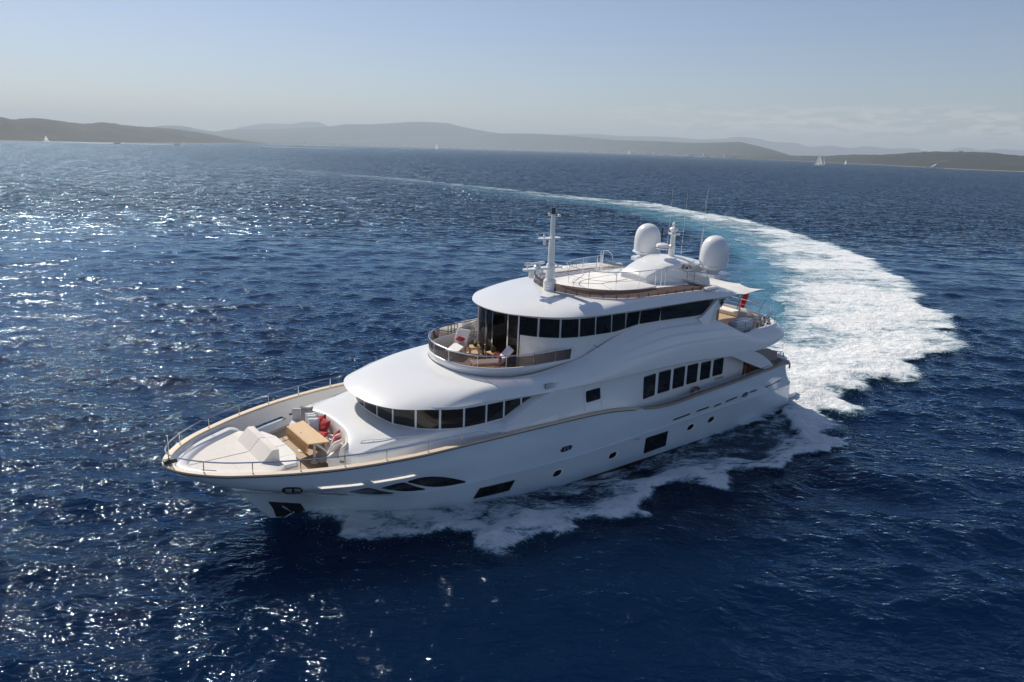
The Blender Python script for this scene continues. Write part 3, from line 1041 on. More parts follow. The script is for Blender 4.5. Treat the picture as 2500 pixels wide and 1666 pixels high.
# wall everywhere except the glazed front
sm = arc_of(S3)[-1] / 2
sdoor = abs(s_of(S3, 3.14, 1.55) - sm)
sv = arc_of(S3)
msk_p = sv > sm + sdoor
msk_s = sv < sm - sdoor
wb_ = MB()
for mk in (msk_p, msk_s): wb_.grid([lo[mk], hi[mk]])
wb_.build("saloon_wall", GEL, Y)
zb_u = pchip([3.5, .2, -.9, -1.8, -2.7, -4.2, -7.1, -7.2, -8.2], [6.60, 6.60, 6.58, 6.64, 6.72, 6.70, 6.60, 6.61, 7.30])
zt_u = pchip([3.5, .2, -1, -4.2, -8.25], [7.47, 7.44, 7.42, 7.38, 7.34])
for sgn in (1, -1):
    pts = [(3.14, 1.55), (2.63, 2.31), (1.90, 2.92), (1.05, 3.22), (.1, 3.33), (-.86, 3.36), (-1.80, 3.36), (-2.70, 3.36), (-4.15, 3.36), (-8.15, 3.34)]
    cs = sorted(s_of(S3, x, sgn * y) for x, y in pts)
    for a, b in zip(cs[:-1], cs[1:]):
        G = seg_curve(S3, a + .045, b - .045, 26)
        z0 = zb_u(G[:, 0]) + .02
        z1 = zt_u(G[:, 0]) - .01
        z0 = np.minimum(z0, z1 - .005)
        lo, hi = wall_band(G, z0, z1, .02, .05)
        lo2, hi2 = wall_band(G, z0, z1, -.01, .05)
        m = MB().grid([lo, hi]).grid([lo, lo2]).grid([hi, hi2]).grid([[lo[0], lo2[0]], [hi[0], hi2[0]]])
        m.build("window", GLASS, Y)
# glazed doors at the front of the saloon, one leaf open
for a, b, op in ((-sdoor, -.55, 0), (-.55, .02, 0), (1.02, sdoor, 0)):
    G = seg_curve(S3, sm + a + .02, sm + b - .02, 10)
    lo, hi = wall_band(G, 5.10, 7.5, .0, .05)
    MB().grid([lo, hi]).build("glass_door", tint_glass("dark_door_glass", (.10, .09, .09), .3), Y)
for s in (-sdoor, -.55, .02, 1.02, sdoor):
    p = seg_curve(S3, sm + s, sm + s + .001, 2)[0]
    MB().box((p[0], p[1], 6.3), (.06, .06, 2.5), rz=math.atan2(p[1], p[0] - 1.5)).build("door_post", STEEL if abs(s) < sdoor else GEL, Y)
# dim saloon interior: floor, back wall and a low sofa seen through the doors
MB().box((1.2, 0, 5.08), (3.6, 5.2, .04)).build("saloon_floor", WOOD, Y, smooth=False)
MB().box((-.6, 0, 6.3), (.08, 6.2, 2.4)).build("saloon_partition", INTER, Y, smooth=False)
sb_ = MB().box((.9, 1.5, 5.35), (.9, 1.9, .4), bev=.08).box((.5, 1.5, 5.7), (.25, 1.9, .5), bev=.08)
sb_.build("saloon_sofa", GREYC, Y)
MB().box((.9, -1.2, 5.6), (.6, .6, .06), bev=.02).tube([(.9, -1.2, 5.1), (.9, -1.2, 5.6)], .05).build("saloon_table", WOOD, Y)

# fin closing the aft end of the saloon side
for sgn in (1, -1):
    fp = [(-6.9, 6.50), (-7.25, 6.58), (-8.35, 7.36), (-8.3, 7.60), (-9.5, 7.60), (-9.15, 7.2), (-8.35, 6.72), (-7.95, 6.42), (-8.3, 6.15), (-8.9, 5.75), (-9.7, 5.24), (-8.6, 5.2), (-7.4, 5.9)]
    # thick plate whose faces lie just outside the saloon wall
    n = len(fp)
    vs, fs = [], []
    for yy in (3.30, 3.50):
        vs += [(x, sgn * (yy + .02 * (7.6 - z) / 2.4 + (0.20 if z < 6 else 0)), z) for x, z in fp]
    fs = [(i, (i + 1) % n, n + (i + 1) % n, n + i) for i in range(n)] + [tuple(range(n)), tuple(range(n, 2 * n))]
    MB().add(vs, fs).build("side_fin", GEL, Y, smooth=False)
    # dark emblem on the fin: two stacked bars over a pointed shield
    eb = MB()
    yy = 3.535

    def plate(pts, y0=yy, y1=yy + .02):
        k = len(pts)
        v_ = [(x, sgn * y0, z) for x, z in pts] + [(x, sgn * y1, z) for x, z in pts]
        eb.add(v_, [(i, (i + 1) % k, k + (i + 1) % k, k + i) for i in range(k)] + [tuple(range(k)), tuple(range(k, 2 * k))])
    cx, cz = -8.62, 7.13
    plate([(cx + .26, cz + .18), (cx - .26, cz + .18), (cx - .24, cz + .12), (cx + .24, cz + .12)])
    plate([(cx + .07, cz + .12), (cx - .07, cz + .12), (cx - .07, cz + .02), (cx + .07, cz + .02)])
    plate([(cx + .17, cz + .04), (cx - .17, cz + .04), (cx - .16, cz - .03), (cx - .05, cz - .06), (cx, cz - .26), (cx + .05, cz - .06), (cx + .16, cz - .03)])
    eb.build("emblem", DARKM, Y, smooth=False)

# ================================================================== BROW OVER THE SALOON, SUN DECK
EB = [(3.92, 0, 7.60), (3.88, .55, 7.60), (3.66, 1.3, 7.60), (3.0, 2.25, 7.60), (2.15, 2.98, 7.60), (1.2, 3.38, 7.60), (0, 3.60, 7.59), (-1.8, 3.66, 7.57),
      (-4, 3.67, 7.55), (-6.5, 3.68, 7.52), (-8.6, 3.66, 7.46), (-9.7, 3.55, 7.42), (-10.3, 3.2, 7.40), (-10.5, 2.4, 7.40), (-10.55, 0, 7.40)]
IB = [(.12, 0, 8.02), (.08, .5, 8.02), (-.10, 1.15, 8.02), (-.5, 1.95, 8.01), (-1.05, 2.52, 8.00), (-1.8, 2.95, 7.99), (-2.7, 3.12, 7.97), (-3.9, 3.2, 7.95),
      (-5.3, 3.26, 7.93), (-6.8, 3.28, 7.90), (-8.2, 3.25, 7.78), (-9.2, 3.1, 7.62), (-9.8, 2.7, 7.54), (-10.0, 2.0, 7.52), (-10.05, 0, 7.52)]
ti = np.linspace(0, len(EB) - 1, 200)
EB3 = np.stack([pchip(range(len(EB)), [p[k] for p in EB])(ti) for k in range(3)], 1)
IB3 = np.stack([pchip(range(len(IB)), [p[k] for p in IB])(ti) for k in range(3)], 1)
rws = []
r_ = EB3.copy(); r_ = offset(r_, .6); r_[:, 2] -= .05; r0 = r_.copy(); r0[:, 1] = 0
rws += [r0, r_]
for d, dz in ((0.25, -0.06), (0.12, -0.07), (0.04, -0.055), (0.0, 0.0)):
    r_ = offset(EB3, d); r_[:, 2] += dz; rws.append(r_)
for v in np.concatenate([np.linspace(0.02, .2, 7), np.linspace(.26, 1, 14)]):
    p = EB3 + (IB3 - EB3) * v
    p[:, 2] = EB3[:, 2] + (IB3[:, 2] - EB3[:, 2]) * (1 - (1 - v) ** 2.4)
    rws.append(p)
rr = IB3.copy(); rr[:, 2] = np.minimum(7.86, IB3[:, 2] - .01); rr = offset(rr, .02)
r0 = rr.copy(); r0[:, 1] = 0
rws += [rr, r0]
sr = MB().grid(rws).mirror().build("saloon_roof", GEL, Y, angle=50)
sr["label"] = "upper oval white roof carrying the sun deck"
MB().box((-4.3, 0, 7.885), (6.8, 5.6, .02)).build("sun_deck_floor", GELM, Y, smooth=False)

# tinted windscreen of the sun deck with small posts
gi = IB3[(IB3[:, 0] > -8.6)]
gi = offset(gi, .05)
gfull = resample(mirror_curve(gi), 300)
ht = pchip([.2, -.6, -5.5, -7.8, -8.7], [.36, .40, .36, .24, .04])
lo = gfull.copy(); hi = gfull.copy(); hi[:, 2] += ht(hi[:, 0])
hi[:, 0] -= .02
MB().grid([lo, hi]).build("windscreen", BROWND, Y)
ss = arc_of(gfull)
for s in np.arange(.25, ss[-1], .62):
    p = seg_curve(gfull, s, s + .001, 2)[0]
    n_ = Vector((p[0] + 4.5, p[1] * 1.6, 0)).normalized() * .03
    MB().tube([(p[0] + n_.x, p[1] + n_.y, p[2] - .02), (p[0] + n_.x, p[1] + n_.y, p[2] + .17)], .018, n=6).build("glass_clamp", DARKM, Y)

# sun-deck rail: oval front part with swept-out after sections
RP = [(-1.62, 0), (-1.68, .5), (-1.95, 1.15), (-2.65, 1.70), (-3.9, 2.03), (-5.4, 2.12)]
rc_ = spline([(x, y, 8.92) for x, y in RP], 60)
sgr = mirror_curve(rc_)
sunrail = MB().tube([tuple(p) for p in sgr], .022, n=8)
mid = sgr.copy(); mid[:, 2] = 8.48
sunrail.tube([tuple(p) for p in mid], .010, n=6)
sunrail = sunrail.build("sun_deck_rail", STEEL, Y)
for sgn in (1, -1):
    for (x, y) in ((-1.75, .72), (-2.65, 1.70), (-3.9, 2.03), (-5.0, 2.1), (-5.4, 2.12)):
        MB().tube([(x, sgn * y, 7.89), (x, sgn * y, 8.92)], .016, n=6).build("stanchion", STEEL, sunrail)
    pts = [(-5.5, sgn * 2.3, 9.0), (-5.9, sgn * 2.75, 8.94), (-6.3, sgn * 3.15, 8.90), (-6.75, sgn * 3.3, 8.88), (-7.1, sgn * 3.36, 8.80), (-7.38, sgn * 3.4, 8.58), (-7.55, sgn * 3.44, 8.25), (-7.6, sgn * 3.46, 7.92)]
    q = resample(spline(pts, 40, sym=False), 30)
    MB().tube([tuple(p) for p in q], .022, n=8).build("handrail_hoop", STEEL, sunrail)
    pts2 = [(-5.5, sgn * 2.3, 8.5), (-6.2, sgn * 3.05, 8.45), (-6.8, sgn * 3.3, 8.42), (-7.2, sgn * 3.38, 8.25), (-7.4, sgn * 3.42, 7.95)]
    q = resample(spline(pts2, 30, sym=False), 24)
    MB().tube([tuple(p) for p in q], .012, n=6).build("lower_bar", STEEL, sunrail)
    for (x, y, zt) in ((-5.5, 2.3, 9.0), (-6.2, 3.08, 8.91), (-6.55, 3.24, 8.89)):
        MB().tube([(x, sgn * y, 7.9), (x, sgn * y, zt)], .016, n=6).build("stanchion", STEEL, sunrail)
    MB().box((-7.75, sgn * 3.42, 7.96), (1.0, .34, .16), bev=.06).build("rail_plinth", GEL, Y)

# ---- round sun pad on the sun deck
pad = [(-1.02, 0), (-1.08, .5), (-1.35, 1.05), (-1.9, 1.5), (-2.8, 1.85), (-4.0, 2.0), (-5.3, 1.95), (-5.45, 0)]
pc = spline([(x, y, 8.0) for x, y in pad[:-1]], 50)
pfull = [tuple(p[:2]) for p in mirror_curve(pc)]
P_ = np.array(pfull)
cen = P_.mean(0)
pm = MB()
rws = []
for s, z in ((1.0, 7.89), (1.0, 7.98)):
    rws.append([(*(cen + (p - cen) * s), z) for p in P_])
pm.grid(rws, closed=True, mi=0)
rws = []
for s, z in ((.99, 7.98), (1.0, 8.00), (.998, 8.035), (.985, 8.052)):
    rws.append([(*(cen + (p - cen) * s), z) for p in P_])
pm.add(rws[-1], [tuple(range(len(rws[-1])))], mi=1)
pm.grid(rws, closed=True, mi=1)
pm.build("sun_pad", [GEL, CREAM2], Y)
for seg in ([(-3.9, -1.9), (-1.9, -.55), (-3.0, .3), (-5.1, .1)], [(-1.9, -.55), (-1.15, .3)], [(-3.0, .3), (-2.5, 1.7)]):
    MB().tube([(x, y, 8.06) for x, y in seg], .012, n=5).build("cushion_seam", GREYC, Y)

# ---- arch-like hardtop with domes
secs = [(-5.65, .85, 8.22, .10), (-5.75, .92, 8.34, .16), (-6.3, 1.0, 8.58, .25), (-7.0, 1.12, 8.80, .35), (-7.8, 1.3, 8.93, .45), (-8.6, 1.5, 8.96, .5), (-9.4, 1.55, 8.88, .5), (-10.0, 1.45, 8.74, .4), (-10.2, 1.3, 8.62, .3)]
rws = []
for x, w, zt, rd in secs:
    rd = rd * .45
    rows_ = [(x, -w - .12, 7.5), (x, -w - .02, zt - rd * .9), (x, -w + rd * .12, zt - rd * .5), (x, -w + rd * .5, zt - rd * .30), (x, -w * .45, zt + .02), (x, 0, zt + .045)]
    ring = rows_ + [(a, -b, c) for a, b, c in rows_[:-1][::-1]]
    rws.append(ring)
ht_ = MB().grid(rws)
ht_.add(rws[0], [tuple(range(len(rws[0])))]).add(rws[-1], [tuple(range(len(rws[-1])))])
ht_.build("radar_arch", GEL, Y, angle=30)
for sgn in (1, -1):
    wp = [(-8.3, 1.1), (-8.35, 2.2), (-8.5, 2.95), (-8.8, 3.12), (-9.6, 3.12), (-9.85, 2.9), (-9.95, 1.1)]
    MB().prism([(x, sgn * y) for x, y in wp], 8.30, 8.47).build("dome_platform", GEL, Y, smooth=False)
    d_ = MB().lathe([(.0, 8.45), (.30, 8.46), (.33, 8.54), (.58, 8.66), (.80, 8.78), (.80, 8.83), (.73, 8.85), (.74, 9.1), (.74, 9.4), (.73, 9.62), (.69, 9.83), (.63, 10.01), (.54, 10.16), (.41, 10.28), (.26, 10.36), (.12, 10.395), (.0, 10.40)], (-9.12, sgn * 2.36, 0), 48)
    o = d_.build("satellite_dome", DOME, Y, angle=40)
    o["label"] = "white satellite dome on the port platform" if sgn > 0 else "white satellite dome on the starboard platform"
# two folded wooden deck chairs' worth of flowers: bouquet lashed beside the dome
fb = MB()
for k in range(60):
    a, b = rng.uniform(0, 2 * math.pi), rng.uniform(0, 1)
    r_ = .26 * math.sqrt(b)
    c_ = Vector((-8.0 + r_ * math.cos(a), 1.55 + r_ * math.sin(a), 8.62 + rng.uniform(0, .16)))
    fb.box(tuple(c_), (.06, .06, .05), rz=a, mi=0 if k % 3 else 1)
fb.build("deck_bouquet", [GREYC, DARKM], Y, smooth=False)

# after mast with scanners
am = MB().lathe([(.36, 0), (.36, .03), (.17, .05), (.17, .62), (.15, .64), (.13, .66), (.13, 1.16), (.20, 1.18), (.24, 1.22), (.24, 1.26), (.12, 1.28), (.12, 1.36), (.22, 1.42), (.24, 1.5), (.18, 1.58), (.06, 1.62), (.05, 1.74), (0, 1.74)], (-8.5, 0, 8.95), 24).build("after_mast", GEL, Y)
MB().box((-8.45, 0, 10.74), (.95, .12, .11), rz=R(38), bev=.04).build("scanner_bar", GEL, am)
MB().tube([(-8.5, 0, 9.45), (-7.8, 0, 9.42)], .05).lathe([(0, 9.42), (.30, 9.44), (.36, 9.50), (.36, 9.56), (.34, 9.66), (.26, 9.72), (0, 9.74)], (-7.72, 0, 0), 28).build("radome", DOME, am)
MB().lathe([(.37, 9.495), (.37, 9.53)], (-7.72, 0, 0), 28).build("radome_band", mat("navy_band", (.03, .05, .12), .4), am)
MB().tube([(-8.5, -.35, 10.2), (-8.5, .35, 10.2)], .03).box((-8.5, .38, 10.22), (.12, .1, .12), bev=.02).build("yardarm", GEL, am)
MB().tube([(-8.6, .1, 10.05), (-9.15, .5, 9.35)], .02).tube([(-8.0, -.35, 9.55), (-8.0, -.35, 10.5)], [.02, .06]).build("horn_bracket", DARKM, am)
for (x, y, z0, z1) in ((-9.4, 1.25, 8.8, 12.6), (-9.0, 1.5, 8.8, 12.4), (-9.2, -.95, 8.9, 12.5), (-9.9, -.5, 8.9, 12.3)):
    MB().tube([(x, y, z0), (x, y, z0 + .8), (x - .02, y, (z0 + z1) / 2), (x - .05, y, z1)], [.014, .011, .006, .004], n=5).build("whip_antenna", GEL, Y)

# ---- forward mast
fm = MB().lathe([(.36, 0), (.34, .03)] + [(.32 if k % 2 else .30, .06 + k * .06) for k in range(8)] + [(.30, .55), (.27, .6), (.22, .66), (.21, 1.32), (.19, 1.36), (.155, 1.40), (.15, 2.55), (.14, 2.58), (.115, 2.6), (.11, 3.5), (.10, 3.55), (.10, 3.72), (0, 3.72)], (.12, 0, 7.93), 28).build("mast", GEL, Y)
MB().lathe([(0, 11.62), (.10, 11.62), (.10, 11.9), (.085, 11.95), (0, 11.96)], (.12, 0, 0), 16).build("masthead_light", DARKM, fm)
MB().tube([(.12, 0, 11.55), (.36, 0, 11.6)], .015).tube([(.12, 0, 11.5), (-.22, 0, 11.52)], .015).box((.38, 0, 11.64), (.1, .1, .12), bev=.02).box((-.24, 0, 11.56), (.14, .12, .1), bev=.02).build("anemometer_arm", GEL, fm)
sp = stadium(.30, 0, 1.25, .46)
MB().prism(sp, 10.50, 10.55).build("spreader_platform", GEL, fm, smooth=False)
MB().box((.62, 0, 10.62), (.08, .08, .16), bev=.02).box((.58, 0, 10.36), (.12, .12, .26), bev=.03).build("camera_pod", GEL, fm)
sp = stadium(.65, 0, 2.0, .42) 
MB().prism(stadium(.60, 0, 2.35, .40), 9.08, 9.16).build("radar_platform", GEL, fm, smooth=False)
MB().box((.95, 0, 9.38), (.95, .16, .12), rz=R(8), bev=.04).lathe([(.0, 0), (.17, 0), (.17, .1), (.10, .15), (0, .15)], (.95, 0, 9.16), 16).build("radar_scanner", GEL, fm)
MB().tube([(1.55, 0, 9.16), (1.55, 0, 9.28)], .03).tube([(1.40, -.02, 9.38), (1.68, .04, 9.40)], .09, n=12).build("searchlight", GEL, fm)
MB().lathe([(0, 0), (.12, .01), (.13, -.06), (.13, -.30), (.10, -.36), (0, -.37)], (1.28, 0, 9.07), 16).lathe([(0, 0), (.10, 0), (.10, -.14), (0, -.15)], (.68, 0, 9.07), 14).build("loudhailer", GELM, fm)
MB().tube([(.12, 0, 9.45), (-.62, 0, 9.0)], .03).build("mast_brace", GEL, fm)

# ---- bow seating (fixed upholstery belongs to the yacht)
# white surround of the bow sunpad, a thick U following the bulwark
uS = rows[-1]
mU = uS[:, 0] > 14.55
uC = uS[mU]
prof = []
for d, z in ((.34, 3.08), (.30, 3.20), (.33, 3.30), (.42, 3.36), (.60, 3.37), (.74, 3.34), (.80, 3.26), (.82, 3.10)):
    r_ = offset(uC, d).copy()
    r_[:, 2] = z - 0.0
    tp = np.clip((r_[:, 0] - 14.4) / .5, 0, 1) ** .5
    r_[:, 2] = np.where(z > 3.0, 3.08 + (z - 3.08) * tp, z)
    prof.append(r_)
ub = MB().grid(prof).mirror()
ub.build("sunpad_surround", GEL, Y, angle=60)
pin = offset(uC, .80)
pin = pin[(pin[:, 0] > 14.9)]
po = [(float(p[0]), float(p[1])) for p in pin[pin[:, 1] > 0.001]]
tipx = float(pin[0, 0])
outl = [(14.25, -1.95), (14.25, 1.95), (14.6, 2.25)] + po[::-1] + [(tipx, 0)] + [(x, -y) for x, y in po] + [(14.6, -2.25)]
MB().prism(outl[::-1], [2.98 if x > 16 else 2.5 for x, y in outl[::-1]], 3.10).build("sunpad_plinth", GEL, Y, smooth=False)
P_ = np.array(outl); cen = np.array([15.3, 0])
rws = []
for s, z in ((.985, 3.10), (.995, 3.14), (.99, 3.21), (.965, 3.248)):
    rws.append([(*(cen + (p - cen) * s), z) for p in P_])
MB().grid(rws, closed=True).add(rws[-1], [tuple(range(len(rws[-1])))]).build("bow_sunpad", CREAM, Y, angle=40)
MB().tube([(14.95, 0, 3.252), (tipx - .05, 0, 3.252)], .010, n=5).build("cushion_seam", GREYC, Y)
# wedge backrests
for sgn, ya, yb in ((1, .02, 1.32), (-1, .02, 1.32)):
    a, b = sgn * ya, sgn * yb
    pr = [(14.93, 3.24), (14.50, 3.68), (14.44, 3.70), (14.24, 3.68), (14.22, 3.20), (14.85, 3.20)]
    rws = []
    for yy, sc_ in ((a, .985), (a + sgn * .03, 1), (b - sgn * .03, 1), (b, .985)):
        c0 = np.mean(pr, axis=0)
        rws.append([((x - c0[0]) * sc_ + c0[0], yy, (z - c0[1]) * sc_ + c0[1]) for x, z in pr])
    m = MB().grid(rws, closed=True).add(rws[0], [tuple(range(6))]).add(rws[-1], [tuple(range(6))])
    m.build("backrest", CREAM, Y, angle=25)
# forward-facing bench cushions aft of the wedges
for y0, y1, x0a, x0b in ((-1.75, -1.0, 13.75, 13.48), (-.98, -.02, 13.48, 13.46), (.02, .98, 13.46, 13.48), (1.0, 1.75, 13.48, 13.75)):
    poly = [(14.22, y0), (14.22, y1), (x0b, y1), (x0a, y0)]
    MB().prism(poly[::-1], 3.04, 3.185).build("seat_cushion", CREAM2, Y, smooth=False)
poly = [(14.25, -1.9), (14.25, 1.9), (13.7, 1.8), (13.52, 1.05), (13.52, -1.05), (13.7, -1.8)]
b_ = MB()
rws = []
for s, z in ((.9, 2.46), (.93, 2.7), (1.0, 3.03)):
    rws.append([(14.25 + (x - 14.25) * s, y * (1 if s == 1 else s + .04), z) for x, y in poly])
b_.grid(rws, closed=True).add(rws[-1], [tuple(range(6))])
b_.build("bench_base", GEL, Y, smooth=False)

# U-shaped dinette sofa against the trunk
bk = [(11.25, 0), (11.28, .6), (11.36, 1.2), (11.60, 1.82), (11.90, 2.22), (12.15, 2.42)]
bc = spline([(x, y, 3.2) for x, y in bk], 40)
bf = mirror_curve(bc)


def sofa_band(C, prof_, name, m_, s0=None, s1=None, parent=None):
    if s0 is not None: C = seg_curve(C, s0, s1, 14)
    t = np.gradient(C[:, :2], axis=0); t /= np.linalg.norm(t, axis=1)[:, None]
    n = np.stack([t[:, 1], -t[:, 0]], 1)
    if n[len(n) // 2, 0] < 0: n = -n          # forward
    rws = [[(x + nx * d, y + ny * d, z) for (x, y), (nx, ny) in zip(C[:, :2], n)] for d, z in prof_]
    m = MB().grid(rws + [rws[0]])
    e0 = [r_[0] for r_ in rws]; e1 = [r_[-1] for r_ in rws]
    m.add(e0, [tuple(range(len(e0)))]).add(e1, [tuple(range(len(e1)))])
    return m.build(name, m_, parent or Y, angle=40)


La = arc_of(bf)[-1]
for k in range(4):
    sofa_band(bf, [(.0, 3.10), (.0, 3.60), (.03, 3.65), (.10, 3.66), (.15, 3.60), (.19, 3.4), (.22, 3.10)], "sofa_back", CREAM, La * k / 4 + .01, La * (k + 1) / 4 - .01)
    sofa_band(bf, [(.20, 2.98), (.20, 3.14), (.24, 3.18), (.66, 3.18), (.72, 3.15), (.72, 2.98)], "sofa_seat", CREAM2, La * k / 4 + .006, La * (k + 1) / 4 - .006)
sofa_band(bf, [(.02, 2.45), (.02, 2.98), (.68, 2.98), (.62, 2.45)], "sofa_base", GEL)

# handrails on the trunk
for sgn in (1, -1):
    q = [(8.55, 3.13, 3.72), (9.3, 2.96, 3.70), (9.96, 2.79, 3.69), (10.6, 2.58, 3.68), (11.15, 2.34, 3.68), (11.30, 2.27, 3.66), (11.36, 2.28, 3.62),
         (11.32, 2.36, 3.58), (11.15, 2.46, 3.56), (10.6, 2.70, 3.55), (9.96, 2.92, 3.56), (9.5, 3.03, 3.57)]
    o = MB().tube([(x, sgn * y, z) for x, y, z in q], .016, n=6)
    for (x, y) in ((10.9, 2.46), (9.96, 2.80), (8.8, 3.08)):
        o.tube([(x, sgn * y, 3.42), (x, sgn * y, 3.68)], .011, n=5)
    o.build("trunk_handrail", STEEL, Y)

# ---- side house abaft the wheelhouse, under the flank
hw = MB()
xs = np.concatenate([np.linspace(3.6, -3.2, 30), np.linspace(-3.4, -11.0, 30)])
wy = pchip([6, 3.6, 2, 0, -1.5, -3, -4.5, -11], [4.14, 4.16, 4.12, 4.02, 3.92, 3.80, 3.68, 3.62])
by = pchip([6, 3.6, 2, 0, -1.5, -3, -4.5, -11], [4.30, 4.30, 4.32, 4.30, 4.20, 3.95, 3.76, 3.66])
bz = pchip([6, 3.6, 0, -1.5, -2.5, -3.3, -4.5, -11], [3.48, 3.42, 3.28, 3.05, 2.7, 2.2, 1.98, 1.98])
tz = pchip([6, 3.6, -3, -6, -8.2, -10, -11], [4.72, 4.72, 4.70, 4.62, 4.45, 4.34, 4.32])
xfr = pchip([0, .25, .5, .75, .9, 1.0], [5.9, 5.35, 4.7, 3.95, 3.4, 3.0])
rws, lipA, lipB, lipC = [], [], [], []
for v in np.linspace(0, 1, 18):
    x0 = float(xfr(v))
    X = np.concatenate([np.linspace(x0, -3.2, 34), np.linspace(-3.4, -11.0, 30)])
    yb_, yt_ = by(X), wy(X)
    y = yb_ + (yt_ - yb_) * (1 - (1 - v) ** 2.2)
    z = bz(X) + (tz(X) - bz(X)) * v
    rws.append(np.stack([X, y, z], 1))
    lipA.append((X[0], y[0], z[0])); lipB.append((X[0] + .10, y[0] - .10, z[0] + .01)); lipC.append((X[0] + .16, 3.55, z[0] + .02))
hw.grid([lipA, lipB, lipC])
hw.grid(rws).mirror().build("house_side", GEL, Y, angle=40)


def house_y(x, z):
    b, t, y0, y1 = float(bz(x)), float(tz(x)), float(by(x)), float(wy(x))
    v = min(max((z - b) / (t - b), 0), 1)
    return y0 + (y1 - y0) * (1 - (1 - v) ** 2.2)


def on_house(poly, name, m_, sgn=1, out=.012, parent=None):
    P = np.array(refine(poly, .15), float)
    c_ = P.mean(0)
    rings = []
    for s in (0.001, .5, 1.0):
        Q = c_ + (P - c_) * s
        rings.append([(x, sgn * (house_y(x, z) + out), z) for x, z in Q])
    rings.append([(x, sgn * (house_y(x, z) - .03), z) for x, z in P])
    o = MB().grid(rings, closed=True).build(name, m_, parent or Y, angle=50)
    return o


def rrect(x0, z0, x1, z1, r_=.05, sk=0.0):
    pts = []
    for cx, cz, a0 in ((x0 - r_, z0 + r_, 270), (x0 - r_, z1 - r_, 0), (x1 + r_, z1 - r_, 90), (x1 + r_, z0 + r_, 180)):
        for k in range(4):
            a = R(a0 + 30 * k)
            pts.append((cx + r_ * math.cos(a), cz + r_ * math.sin(a)))
    return [(x + sk * (z - z0), z) for x, z in pts]


